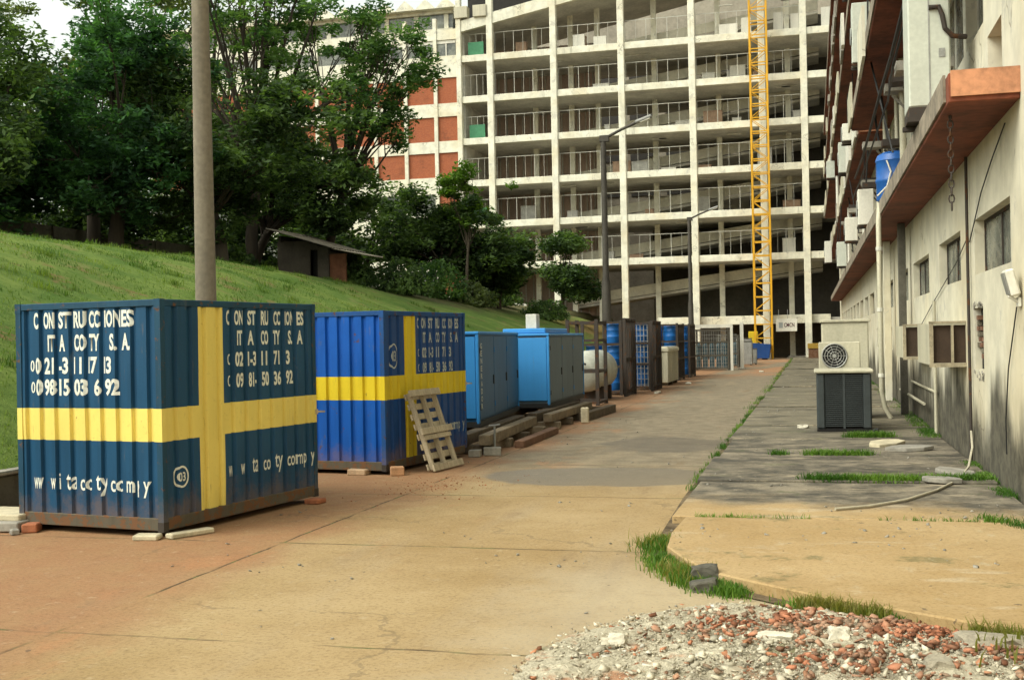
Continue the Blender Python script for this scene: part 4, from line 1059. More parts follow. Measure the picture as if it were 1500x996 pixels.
generator((-5.92, 26.3, .36), 1.0, 1.25, 4.6, 1.73, 'sky blue generator cabinet with a roof cap and small white box', G2S, G2L, None, True)
def timber(x, y, z, rz, size, label, mat=None):
    b = MB(); b.obox((0, 0, size[2] / 2), size, Matrix.Identity(3)); o = b.build('timber_beam', mat or M['wood_dark'], None, bevel=.012)
    o.location = (x, y, z); o.rotation_euler = (0, 0, R(rz)); return tag(o, label, 'timber', 'timbers under the generator cabinets')
rr = random.Random(6)
WD2 = plain('grey_brown_timber', (.20, .155, .10), .9, 0, .45, 5, .3)
k = 0
for (y0, n_, xx) in ((19.2, 4, -5.45), (24.6, 5, -5.42)):
    for i in range(n_):
        yy = y0 + i * 1.35
        timber(xx - .75, yy, 0, rr.uniform(-3, 3), (1.7, .2, .16), 'cross timber number %s of the row lying under the %s cabinet' % (('one', 'two', 'three', 'four', 'five')[i], 'mid blue' if n_ == 4 else 'sky blue'), rr.choice((M['wood_dark'], WD2)))
    timber(xx - .12, y0 + 2.1, .165, 3.5 if n_ == 4 else 0, (.2, 4.7, .18), 'long weathered beam along the road side of the %s cabinet' % ('mid blue' if n_ == 4 else 'sky blue'), WD2)
    timber(xx - .50, y0 + 2.3, .165, 2.5 if n_ == 4 else 0, (.22, 4.9, .185), 'inner beam carrying the edge of the %s cabinet' % ('mid blue' if n_ == 4 else 'sky blue'), M['wood_dark'])
    timber(xx - 1.45, y0 + 2.3, .165, 4 if n_ == 4 else 0, (.22, 4.9, .185), 'far inner beam under the %s cabinet' % ('mid blue' if n_ == 4 else 'sky blue'), M['wood_dark'])
timber(-5.18, 21.9, 0, 1, (.18, 3.2, .13), 'low reddish beam on the ground before the mid blue cabinet', plain('reddish_timber', (.16, .085, .05), .9, 0, .4, 5))
timber(-5.2, 28.6, 0, -2, (.2, 3.4, .2), 'dark stout beam on the ground before the sky blue cabinet')
brick_at(-5.3, 19.0, 0, 15, (.3, .25, .14), 'rough grey block on the ground at the end of the timbers', M['concrete'], 'block', 'block', None)
b = MB(); b.tube([(0, 0, 0), (0, 0, .5)], .02, 6); b.tube([(-.1, 0, .48), (.1, 0, .5)], .015, 6)
o = b.build('steel_stake', M['steel_grey']); o.location = (-5.32, 19.25, 0); tag(o, 'short grey steel stake standing by the timber ends', 'stake')
b = MB(); b.box(-.09, .09, -.06, .06, 0, .36); o = b.build('marker_block', PALEC, None, bevel=.02); o.location = (-5.12, 26.4, 0); tag(o, 'small pale upright marker block before the sky blue cabinet', 'block')

# ------------------------------------------------------------------ gas tank, racks with drums, crates further along the row
def rack(loc, W, D, H_, label, levels, mesh=False, mat=None, sidefill=True):
    t = thing('steel_rack', label, 'rack', loc, 0, 'dark steel racks along the road'); mt = mat or M['steel_dark']
    for X in (-W / 2, W / 2 - .1):
        for Y in (0, D - .1): MB().box(X, X + .1, Y, Y + .1, 0, H_).build('post', mt, t)
    b = MB()
    for z in levels:
        b.box(-W / 2 + .1, W / 2 - .1, .01, .09, z - .05, z + .03); b.box(-W / 2 + .1, W / 2 - .1, D - .09, D - .01, z - .05, z + .03)
        b.box(-W / 2 + .01, -W / 2 + .09, .1, D - .1, z - .05, z + .03); b.box(W / 2 - .09, W / 2 - .01, .1, D - .1, z - .05, z + .03)
    b.build('rails', mt, t)
    if sidefill:
        b = MB(); y_ = .16
        while y_ < D - .12: b.box(W / 2 - .07, W / 2 - .03, y_, y_ + .045, .1, H_ - .05); y_ += .16
        b.build('side_bars', mt, t)
    if mesh:
        b = MB(); x_ = -W / 2 + .1
        while x_ < W / 2 - .1: b.box(x_, x_ + .025, .03, .055, .1, H_ - .06); x_ += .13
        z_ = .2
        while z_ < H_: b.box(-W / 2 + .1, W / 2 - .1, .056, .075, z_, z_ + .022); z_ += .2
        b.build('wire_front', M['steel_grey'], t)
    return t
DRUM = plain('blue_drum_plastic', (.014, .13, .42), .4, 0, .2, 2, .03)
def drum(loc, r_, h, label, mat=None):
    t = thing('drum', label, 'drum', loc, 0, 'blue drums standing in the racks')
    MB().lathe([(r_ * .95, 0), (r_, .02), (r_, h * .3), (r_ * 1.04, h * .33), (r_, h * .36), (r_, h * .64), (r_ * 1.04, h * .67), (r_, h * .7), (r_, h - .05), (r_ * 1.03, h - .03), (r_ * .98, h), (r_ * .9, h - .01)], 20).build('body', mat or DRUM, t, smooth=40)
    MB().lathe([(.045, h - .008), (.045, h + .025), (.03, h + .028)], 10).build('bung', M['black'], t)
    return t
# open frame before the gas tank
rack((-6.45, 33.0, 0), .95, 1.5, 2.5, 'tall open dark steel frame right after the sky blue cabinet', (.1, 1.0, 1.9, 2.42), sidefill=False)
gt = thing('gas_tank', 'grey white cylindrical gas tank lying on saddles beside the road', 'tank', (-6.82, 35.4, 0))
Mx = Matrix.Translation((0, 0, .93)) @ Matrix.Rotation(R(-90), 4, 'X')
MB().lathe([(.05, -.30), (.25, -.27), (.45, -.2), (.58, -.1), (.64, .0), (.645, .3), (.645, 2.2), (.58, 2.35), (.3, 2.5), (.05, 2.52)], 32, 0, Mx).build('shell', plain('chalky_white_paint', (.42, .43, .37), .55, 0, .3, 1.5, .05), gt, smooth=50)
b = MB(); b.box(-.5, .5, .3, .45, 0, .45); b.box(-.5, .5, 1.7, 1.85, 0, .45); b.build('saddle', M['steel_dark'], gt, bevel=.02)
b = MB(); b.tube([(-.1, -.32, 1.2), (-.1, -.42, 1.22), (.1, -.44, 1.16)], .035, 8); b.build('valve', M['black'], gt)
b = MB(); b.box(-.75, -.45, -.5, -.2, 1.05, 1.5); b.build('gauge_box', M['white_paint'], gt, bevel=.02)
RX = (-6.95, -6.45, -6.45, -6.3)
row = [(39.0, 'first drum rack behind the gas tank'), (42.6, 'second drum rack, set between the gas tank and the pale crate'), (51.5, 'drum rack just behind the pale ribbed crate'), (55.2, 'fourth drum rack, last before the gap towards the wire cages')]
for i, (yy, lab) in enumerate(row):
    H_ = 2.55
    rack((RX[i], yy, 0), 1.42, 2.6, H_, 'dark steel ' + lab, (.12, .98, 1.74, 2.48), i == 1)
    for lv in range(3):
        z_ = (.155, 1.015, 1.775)[lv]; hh = (.8, .68, .66)[lv]
        for cx__ in (-.33, .33):
            if i == 0 and cx__ < 0 and lv == 2: continue
            for dy in (.42, 1.15, 1.9):
                if dy > 1 and cx__ < 0: continue
                drum((RX[i] + cx__, yy + dy, z_), .28, hh,
                     'blue drum, %s shelf, %s, %s' % (('bottom', 'middle', 'top')[lv], ('first rack behind gas tank', 'second rack behind gas tank', 'rack behind pale crate', 'last drum rack')[i],
                      ('road side ' + {.42: 'front', 1.15: 'middle', 1.9: 'rear'}[dy]) if cx__ > 0 else 'slope side'))
for (x_, y_, wd, lg, hh, lab) in ((-6.02, 36.9, .1, 2.2, 2.6, 'tall narrow dark steel screen standing beside the first drum rack'), (-5.62, 40.6, .1, 2.4, 2.55, 'tall narrow dark steel screen beside the second drum rack')):
    t = thing('steel_screen', lab, 'screen', (x_, y_ + 1.2, 0))
    b = MB(); [b.box(-.05, .05, k * lg / 6, k * lg / 6 + .07, 0, hh) for k in range(7)]; b.build('bars', M['steel_dark'], t)
    b = MB(); [b.box(-.03, .03, .07, lg, z_, z_ + .08) for z_ in (.15, 1.2, hh - .1)]; b.build('rails', M['steel_dark'], t)
# pale ribbed crate
cr = thing('plastic_crate', 'pale beige ribbed crate standing in front of the drum racks', 'crate', (-6.02, 46.2, 0))
b = MB(); b.box(-.45, .45, 0, 3.6, .12, 1.55); b.build('body', M['beige_metal'], cr, bevel=.03)
b = MB(); [b.box(.451, .48, k * .45 + .1, k * .45 + .22, .14, 1.35) for k in range(8)]; [b.box(-.4 + k * .25, -.3 + k * .25, -.03, -.001, .14, 1.35) for k in range(4)]; b.build('ribs', M['beige_metal'], cr)
b = MB(); b.box(-.5, .5, -.05, 3.65, 1.36, 1.5); b.build('rim', M['beige_metal'], cr, bevel=.02)
b = MB(); [b.box(-.42, .42, y_, y_ + .3, 0, .119) for y_ in (.1, 1.6, 3.2)]; b.build('skid', M['wood_dark'], cr)
# wire cages with bottles
CAGE_G = plain('faded_teal_bottle', (.05, .12, .15), .5, 0, .3, 2)
for i, (x_, y_, lab) in enumerate(((-5.55, 66.5, 'wire cage of dull teal bottles with a pale frame round it'), (-5.0, 72.0, 'smaller wire cage of bottles beyond the first cage'))):
    rack((x_, y_, 0), 2.0 if i == 0 else 1.3, 1.6, 2.35 if i == 0 else 2.0, 'grey ' + lab, (.12, .85, 1.6, 2.3 if i == 0 else 1.95), True, M['concrete_dark'])
    for k in range(5 if i == 0 else 3):
        for lv in range(2):
            t = thing('gas_bottle', 'teal gas bottle %s in the %s wire cage, %s row' % (('first from the road', 'second from the road', 'third from the road', 'fourth from the road', 'fifth from the road')[k], ('nearer', 'farther')[i], ('lower', 'upper')[lv]), 'gas bottle', (x_ + (.74 if i == 0 else .4) - k * .37, y_ + .5, .16 + lv * .74 * 1.0), 0, 'gas bottles in the wire cages')
            MB().lathe([(.14, 0), (.15, .03), (.15, .48), (.11, .58), (.05, .62), (.05, .68)], 12).build('body', CAGE_G, t, smooth=40)
            MB().box(-.04, .04, -.04, .04, .681, .72).build('valve', M['steel_grey'], t)
# pale posts and frame round the cages
pf = thing('steel_portal', 'pale painted steel portal around the nearer wire cage', 'frame', (-5.7, 66.0, 0))
MB().box(-1.25, -.75, 0, .1, .0, 2.6).build('post', M['white_paint'], pf)
MB().box(1.25, 1.4, 0, .1, 0, 2.6).build('post', M['white_paint'], pf)
MB().box(-.749, 1.249, 0, .1, 2.4, 2.6).build('crossbar', M['white_paint'], pf)
pf2 = thing('pale_post', 'single pale steel post with a flat base past the wire cage', 'post', (-3.95, 68.5, 0))
MB().box(-.1, .1, -.1, .1, .04, 2.7).build('shaft', M['white_paint'], pf2); MB().box(-.25, .25, -.25, .25, 0, .04).build('base', M['concrete'], pf2)
for i, (x_, y_, s_) in enumerate(((-4.25, 77, .9), (-3.9, 79, .6), (-4.6, 82, 1.0))):
    t = thing('steel_box', ('tall grey metal box beyond the wire cages', 'small grey metal box nearest the road past the cages', 'grey metal box standing near the blue skip')[i], 'box', (x_, y_, 0))
    MB().box(-s_ * .5, s_ * .5, 0, s_, .06, s_ * 1.7).build('body', M['steel_grey'], t, bevel=.02)
    b = MB(); b.box(-s_ * .52, s_ * .52, -.02, s_ + .02, s_ * 1.7, s_ * 1.7 + .05); b.build('lid', M['concrete_dark'], t)
    b = MB(); [b.box(q, q + .1, .05, s_ - .05, 0, .06) for q in (-s_ * .45, s_ * .45 - .1)]; b.build('foot', M['black'], t)

# ------------------------------------------------------------------ poles and lamp posts
POLE = plain('weathered_concrete_pole', (.20, .17, .125), .9, 0, .35, 1.6, .15, True)
cp = thing('concrete_pole', 'stout grey concrete pole rising behind the dark container', 'pole', (-8.17, 14.6, 0))
MB().lathe([(.165, -.02), (.155, .8), (.14, 3), (.122, 6.0), (.10, 10)], 24).build('shaft', POLE, cp, smooth=60)
MB().tube([(0, 0, 9.6), (.5, .1, 10.0), (1.7, .2, 10.2)], .04, 8).build('arm', M['steel_grey'], cp)
MB().obox((1.9, .22, 10.22), (.6, .2, .12), Matrix.Rotation(R(-8), 3, 'Y')).build('lamp_head', M['steel_grey'], cp, bevel=.03)
LPD = plain('dark_lamp_post', (.055, .048, .038), .7, 0, .4, 1.5)
def lamp_post(x, y, label):
    t = thing('street_lamp', label, 'street lamp', (x, y, 0), 0, 'street lamps along the containers')
    MB().lathe([(.21, -.05), (.20, 1.5), (.185, 4.2), (.135, 4.5), (.115, 10.0), (.11, 10.25)], 16).build('shaft', LPD, t, smooth=50)
    b = MB(); b.box(-.14, .24, -.12, .12, 10.05, 10.3); b.tube([(0.1, 0, 10.2), (.8, -.1, 10.5), (1.5, -.2, 10.75)], .06, 8); b.build('arm', LPD, t)
    b = MB(); b.obox((1.72, -.22, 10.83), (.72, .28, .13), Matrix.Rotation(R(-18), 3, 'Y')); hd = b.build('lamp_head', M['steel_grey'], t, bevel=.04)
    MB().obox((1.78, -.22, 10.775), (.45, .22, .06), Matrix.Rotation(R(-18), 3, 'Y')).build('lens', M['white_paint'], hd, bevel=.01)
    return t
lamp_post(-8.2, 47.4, 'dark lamp post with pale head rising behind the first drum racks')
lamp_post(-8.2, 82.0, 'farther dark lamp post standing close to the ramp building')

# ------------------------------------------------------------------ shed and boundary wall on the slope
bw = MB(); random.seed(9)
bw.box(-31.6, -31.3, 10, 74, 4.3, 7.2); [bw.box(-31.28, -31.2, y_, y_ + .3, 4.3, 7.2) for y_ in range(11, 74, 4)]
tag(bw.build('boundary_wall', plain('mouldy_wall', (.13, .115, .085), .95, 0, .45, .8, .2), None), 'long mouldy grey boundary wall behind the dark trees', 'wall')
sh = thing('shed', 'small run-down shed with a sloping sheet metal roof under the trees', 'shed', (-23.2, 48.9, 4.6), -4)
SHW = plain('grimy_shed_wall', (.065, .055, .042), .95, 0, .4, 1.2, .15)
b = MB(); b.box(-.5, 1.15, 0, .12, -.4, 2.05); b.box(1.55, 2.1, 0, .12, -.6, 1.75); b.box(-.5, -.38, .12, 2.899, -.3, 2.35); b.add([(-.5, 2.9, -.3), (2.1, 2.9, -.6), (2.1, 2.9, 1.55), (-.5, 2.9, 2.35), (-.5, 3, -.3), (2.1, 3, -.6), (2.1, 3, 1.55), (-.5, 3, 2.35)], [(0, 1, 2, 3), (7, 6, 5, 4), (3, 2, 6, 7), (0, 4, 5, 1), (1, 5, 6, 2), (0, 3, 7, 4)]); b.box(1.98, 2.1, .12, 2.9, -.6, 1.55); b.box(1.15, 1.55, 0, .12, 1.62, 1.9)
b.build('wall', SHW, sh)
MB().box(1.17, 1.53, .3, .36, -.5, 1.6).build('door', M['void'], sh)
b = MB(); b.box(2.11, 2.9, .1, .22, -.7, 1.4); b.build('brick_end', plain('sooty_brick', (.16, .065, .035), .95, 0, .4, 3), sh)
def sheet_roof(x0, x1, zl, zr, y0, y1):
    V_, F_ = [], []; n_ = 40
    for i in range(n_ + 1):
        y_ = y0 + (y1 - y0) * i / n_; dz = .025 * math.sin(i * 2.1)
        V_ += [(x0, y_, zl + dz), (x1, y_, zr + dz), (x0, y_, zl + dz - .02), (x1, y_, zr + dz - .02)]
    for i in range(n_):
        a = i * 4; c_ = a + 4
        F_ += [(a, a + 1, c_ + 1, c_), (a + 2, c_ + 2, c_ + 3, a + 3), (a, c_, c_ + 2, a + 2), (a + 1, a + 3, c_ + 3, c_ + 1)]
    q = MB(); q.add(V_, F_); return q
sheet_roof(-.8, 2.5, 2.66, 1.65, -.55, 3.1).build('roof', plain('weathered_sheet_roof', (.16, .14, .105), .7, 0, .4, 1.0, .1), sh)
sheet_roof(2.4, 3.9, 1.62, 1.3, -.3, 2.0).build('lean_to_roof', plain('pale_sheet_roof', (.30, .26, .20), .7, 0, .3, 1.0), sh)
wp = MB(); wp.box(0, 3.6, 0, .05, 0, .55); wp.box(-.06, 3.66, .01, .04, .55, .6); o = wp.build('white_barrier', M['white_paint']); o.location = (-25.9, 91.0, 4.55); o.rotation_euler = (0, R(5), 0)
tag(o, 'low white barrier on the bank before the ramp building', 'barrier')

# ------------------------------------------------------------------ trees
BARK = plain('dark_bark', (.055, .043, .03), .95, 0, .4, 4, .4, True)
BARKL = plain('grey_bark', (.13, .105, .075), .95, 0, .4, 4, .4, True)
LEAF = {'dark': leafmat('dark_leaves', (.028, .056, .019), (.150, .240, .075)), 'blue': leafmat('blue_green_leaves', (.024, .066, .028), (.105, .250, .090)),
        'mid': leafmat('mid_green_leaves', (.040, .098, .028), (.165, .285, .085)), 'bright': leafmat('fresh_green_leaves', (.06, .13, .015), (.17, .29, .04)),
        'olive': leafmat('olive_leaves', (.055, .082, .030), (.180, .225, .085))}
def tree(name, label, base, lean, fork, r0, ells, leaf, nclump, nleaf, lsz, seed, limbs=18, clump=.8, bark=None, group=None, nz=.38, gap=-.1):
    """ells: crown ellipsoids (dx,dy,dz,rx,ry,rz) about the base point"""
    rng = np.random.default_rng(seed); t = thing(name, label, 'tree', base, 0, group)
    vol = np.array([e[3] * e[4] * e[5] for e in ells]); pe = vol ** .8 / (vol ** .8).sum()
    cen = []
    guard = 0
    while len(cen) < nclump and guard < nclump * 12:
        guard += 1
        e = ells[rng.choice(len(ells), p=pe)]; d = rng.normal(size=3); d /= np.linalg.norm(d)
        q = rng.random() ** .38
        p = np.array(e[:3]) + d * q * np.array(e[3:])
        if mnoise.noise((p[0] * nz + seed, p[1] * nz, p[2] * nz)) < gap: continue
        cen.append(p)
    cen = np.array(cen)
    # trunk with limbs that reach a share of the clumps
    b = MB(); F_ = np.array([lean[0], lean[1], fork])
    tp = [np.array([0, 0, -.4]), np.array([lean[0] * .12, lean[1] * .1, fork * .35]), np.array([lean[0] * .5, lean[1] * .5, fork * .7]), F_]
    b.tube(tp, [r0 * 1.25, r0, r0 * .86, r0 * .74], 10)
    order = rng.permutation(len(cen))[:limbs]
    for i in order:
        p = cen[i]; st = np.array(tp[2]) * (1 - (f_ := rng.uniform(.2, 1))) + F_ * f_
        mid = st * .5 + p * .5 + np.array([0, 0, rng.uniform(-.05, .22) * np.linalg.norm(p - st)]) * .6 + rng.normal(size=3) * .15
        q1 = st * .75 + mid * .25; rl = r0 * rng.uniform(.28, .5)
        b.tube([st, q1 + rng.normal(size=3) * .05, mid, p], [rl, rl * .8, rl * .5, rl * .15], 6, caps=False)
        for k in range(3):
            j = order[rng.integers(len(order))] if False else np.argsort(((cen - p) ** 2).sum(1))[min(len(cen) - 1, 1 + k)]
            s_ = mid * (1 - (g_ := rng.uniform(.2, .9))) + p * g_
            b.tube([s_, (s_ + cen[j]) / 2 + rng.normal(size=3) * .12, cen[j]], [rl * .32, rl * .2, rl * .06], 5, caps=False)
    b.build('trunk', bark or BARK, t, smooth=60)
    # leaves: clumps are flattened tufts of small tilted blades, each its own size and density
    ns = (nleaf * rng.uniform(.5, 1.5, len(cen))).astype(int); tot = ns.sum()
    rad = np.repeat(clump * rng.uniform(.55, 1.35, len(cen)), ns); ctr = np.repeat(cen, ns, 0)
    d = rng.normal(size=(tot, 3)); d /= np.linalg.norm(d, axis=1)[:, None]
    pos = ctr + d * (rng.random(tot) ** .45 * rad)[:, None] * np.array([1.15, 1.15, .62])
    a1 = rng.normal(size=(tot, 3)); a1[:, 2] *= .45; a1 /= np.linalg.norm(a1, axis=1)[:, None]
    nr = rng.normal(size=(tot, 3)); nr[:, 2] = np.abs(nr[:, 2]) + .5
    a2 = np.cross(nr, a1); a2 /= np.linalg.norm(a2, axis=1)[:, None]
    sz = (lsz * rng.uniform(.55, 1.4, tot))[:, None]
    V = np.stack([pos - a1 * sz, pos + a2 * sz * .42, pos + a1 * sz, pos - a2 * sz * .42], 1).reshape(-1, 3)
    raw_mesh('crown', V, np.arange(tot * 4).reshape(-1, 4), leaf, None, t)
    return t
TG = 'trees along the top of the slope'
def gz(x, y): return ground_z(x, y) - .05
def T(x, y, *a, **k): return tree(a[0], a[1], (x, y, gz(x, y)), *a[2:], **k)
T(-27.9, 34.0, 'dark_tree', 'dark spreading tree at the far left edge with sky showing through it', (.4, 0), 3.6, .28, [(-1.0, 0, 6.6, 3.8, 3.6, 2.4), (1.2, -.5, 4.6, 3.2, 3, 1.8), (-3.4, -1, 4.6, 3, 3, 2.2), (2.4, .5, 11.0, 2.4, 2.6, .9), (0, -1, 2.9, 3.2, 2.4, 1.2), (-3.2, 0, 8.8, 3.0, 3, 1.7)], LEAF['dark'], 165, 135, .13, 11, 26, group=TG)
T(-26.6, 40.5, 'dark_tree', 'dense blue green tree leaning over the grass left of the concrete pole', (.8, -.5), 3.4, .3, [(0, 0, 6.4, 4.3, 4.2, 3.0), (.8, -1, 9.0, 3.2, 3, 2.2), (-2.4, 0, 4.2, 3, 3, 1.7), (2.6, -1, 4.4, 2.6, 2.6, 1.8), (0, -1, 2.6, 3.0, 2.2, 1.2)], LEAF['blue'], 200, 150, .135, 12, 24, group=TG)
T(-23.0, 42.5, 'dark_tree', 'low drooping dark tree right behind the concrete pole', (-.6, 0), 2.6, .26, [(0, 0, 5.0, 3.9, 3.6, 2.5), (1.7, -.6, 3.2, 2.4, 2.4, 1.5), (-2.2, 0, 6.8, 2.6, 2.6, 1.9), (0, 0, 2.2, 3.0, 2.4, 1.2), (3.0, 0, 6.0, 2.6, 2.4, 1.8)], LEAF['dark'], 185, 150, .135, 13, 22, group=TG)
T(-25.6, 50.0, 'tall_tree', 'tall airy tree with bare forking limbs behind the shed', (.6, 0), 6.2, .30, [(-1.5, 0, 12.6, 3.8, 3.6, 2.6), (2.4, -.5, 11.8, 3.6, 3.4, 2.6), (4.6, -.4, 9.2, 2.6, 2.4, 2.0), (.8, 0, 15.6, 4.5, 4, 2.0), (-3.8, 0, 9.4, 2.2, 2.4, 1.5)], LEAF['mid'], 125, 100, .13, 14, 40, clump=.62, gap=0., group=TG)
T(-23.3, 53.5, 'leafy_tree', 'mid green tree whose crown hangs out before the brick panels', (1.2, 0), 5.0, .24, [(1.8, 0, 9.6, 2.5, 2.4, 2.3), (3.3, 0, 12.4, 2.3, 2.3, 1.9), (4.6, 0, 10.6, 1.9, 2, 1.5), (.6, 0, 12.9, 2.2, 2, 1.6), (2.8, 0, 7.6, 1.7, 1.7, 1.3)], LEAF['mid'], 105, 110, .13, 15, 34, clump=.58, gap=0., group=TG)
T(-26.8, 52.5, 'dark_tree', 'dark tree mass over the shed roof', (1, 0), 2.8, .26, [(1.5, 0, 5.2, 3.8, 3.2, 2.2), (5.2, -1.0, 4.2, 2.4, 2.2, 1.8), (-1.2, 0, 6.8, 3.2, 3, 2.0)], LEAF['dark'], 190, 160, .15, 16, 18, group=TG)
T(-30.6, 45.0, 'dark_tree', 'tall dark background tree behind the boundary wall', (0, 0), 5, .3, [(0, 0, 7, 3.6, 3.6, 2.6), (2.6, 0, 12.6, 3.4, 3, 1.6), (-3.0, -2, 9.6, 3.0, 3, 2.4)], LEAF['olive'], 150, 120, .14, 17, 8, gap=-.02, group=TG)
T(-31.6, 57.0, 'olive_tree', 'olive background tree filling the gap right of the concrete pole', (0, 0), 6, .3, [(0, 0, 10, 4.4, 4, 3.6), (2, 0, 14.5, 4.5, 4, 3.0), (4.6, 0, 8, 2.6, 2.6, 2.4), (-4, 0, 12, 3.6, 3.4, 3.4)], LEAF['olive'], 110, 90, .15, 18, 34, gap=.05, group=TG)
T(-20.2, 62.5, 'bushy_tree', 'rounded dark bushy tree between shed and ramp building', (.2, 0), 1.8, .2, [(0, 0, 4.2, 3.0, 2.8, 2.5), (1.8, 0, 3.0, 2.2, 2.2, 1.9), (-1.8, 0, 3.0, 2.0, 2, 1.7)], LEAF['dark'], 170, 170, .14, 19, 14, group=TG)
T(-17.7, 65.5, 'bushy_tree', 'dark bush beside the first column of the ramp building', (.2, 0), 1.3, .14, [(0, 0, 3.0, 2.1, 2, 1.8), (-.9, 0, 1.7, 1.8, 1.6, 1.2)], LEAF['dark'], 90, 170, .14, 20, 12, group=TG)
T(-18.6, 62.0, 'young_tree', 'young tree with fresh bright green sprays before the brick panels', (.2, 0), 3.6, .09, [(-.4, 0, 6.6, 1.0, 1, 1.0), (1.0, 0, 7.6, 1.2, 1, .8), (2.1, 0, 6.3, .8, .8, .6), (.3, 0, 5.2, 1.1, 1, .8)], LEAF['bright'], 46, 80, .14, 21, 22, clump=.5, bark=BARKL, group=TG)
T(-15.9, 74.0, 'small_tree', 'small dark tree with a raised top tuft before the open ground floor', (.3, 0), 1.6, .16, [(0, 0, 2.7, 2.0, 1.7, 1.0), (.2, 0, 5.0, 1.25, 1.1, .6), (1.6, 0, 1.8, 1.3, 1.2, .6)], LEAF['dark'], 85, 150, .13, 22, 16, group=TG)
T(-33.5, 33.0, 'background_tree', 'dense dark tree behind the boundary wall at the far left', (0, 0), 1.5, .3, [(0, 0, 3.2, 4.4, 3, 3.0), (-3, 0, 4.2, 3, 3, 2.0)], LEAF['dark'], 130, 130, .17, 41, 10, clump=1.0, group=TG)
T(-34.0, 40.0, 'background_tree', 'dense dark tree behind the boundary wall between the leaning trunks', (0, 0), 1.5, .3, [(0, 0, 3.0, 4.6, 3, 2.8), (1, 0, 3.8, 4, 3, 2.2)], LEAF['blue'], 130, 130, .17, 42, 10, clump=1.0, group=TG)
T(-34.5, 48.0, 'background_tree', 'dense dark tree behind the boundary wall by the concrete pole', (0, 0), 1.5, .3, [(0, 0, 3.0, 5.0, 3, 2.8), (2, 0, 4.4, 4, 3, 2.4)], LEAF['dark'], 140, 130, .17, 43, 10, clump=1.0, group=TG)
T(-33.0, 57.0, 'background_tree', 'dense dark tree behind the boundary wall left of the shed', (0, 0), 1.5, .3, [(0, 0, 3.4, 5.0, 3, 3.2), (4, 0, 2.8, 3.6, 3, 2.6)], LEAF['dark'], 160, 130, .17, 44, 10, clump=1.0, group=TG)
T(-25.5, 64.0, 'background_tree', 'dense dark tree behind the shed and before the brick panels', (0, 0), 1.5, .3, [(0, 0, 3.6, 3.6, 3, 3.0), (-3, 0, 4.4, 3.6, 3, 3.2)], LEAF['dark'], 130, 130, .17, 45, 10, clump=.9, group=TG)
def bush(x, y, r_, h, label, leaf, seed):
    t = thing('bush', label, 'bush', (x, y, gz(x, y)), 0, 'low bushes on the slope'); rng = np.random.default_rng(seed)
    n_ = 2600; d = rng.normal(size=(n_, 3)); d /= np.linalg.norm(d, axis=1)[:, None]; d[:, 2] = np.abs(d[:, 2])
    pos = d * (rng.random(n_) ** .4)[:, None] * np.array([r_, r_ * .8, h]); pos *= (1 + .35 * np.array([mnoise.noise(tuple(p * 1.7 + seed)) for p in pos]))[:, None]
    a1 = rng.normal(size=(n_, 3)); a1 /= np.linalg.norm(a1, axis=1)[:, None]; a2 = np.cross(a1, rng.normal(size=(n_, 3))); a2 /= np.linalg.norm(a2, axis=1)[:, None]
    sz = (.11 * rng.uniform(.6, 1.4, n_))[:, None]
    V = np.stack([pos - a1 * sz, pos + a2 * sz * .45, pos + a1 * sz, pos - a2 * sz * .45], 1).reshape(-1, 3)
    raw_mesh('foliage', V, np.arange(n_ * 4).reshape(-1, 4), leaf, None, t)
    b = MB(); [b.tube([(0, 0, -.1), (r_ * .4 * math.cos(a), r_ * .4 * math.sin(a), h * .7)], [.03, .01], 5) for a in (0, 1.3, 2.6, 4, 5.2)]; b.build('stem', BARK, t)
bush(-20.6, 50.2, 1.1, 1.5, 'low dark bush just right of the shed', LEAF['dark'], 31)
bush(-15.8, 69.0, 1.6, 1.3, 'wide dark bush on the bank by the white barrier', LEAF['dark'], 32)
bush(-19.4, 71.0, 1.9, 1.6, 'dark bush under the rounded bushy tree', LEAF['dark'], 33)
bush(-12.3, 80.0, 1.2, .9, 'small dull bush on the red bank near the racks', LEAF['olive'], 34)
bush(-19.2, 53.0, 1.5, 1.7, 'dense dark bush right of the shed at its brick end', LEAF['dark'], 36)
bush(-19.0, 57.5, 1.7, 2.2, 'tall dark bush between the shed and the rounded bushy tree', LEAF['mid'], 37)
bush(-17.6, 59.5, 1.4, 1.3, 'low bush before the young bright tree', LEAF['olive'], 38)
bush(-24.6, 46.4, 1.2, 1.3, 'dark bush at the left end of the shed', LEAF['dark'], 39)
bush(-28.5, 27.5, 1.7, 1.3, 'dark bush at the left end under the spreading tree', LEAF['blue'], 35)

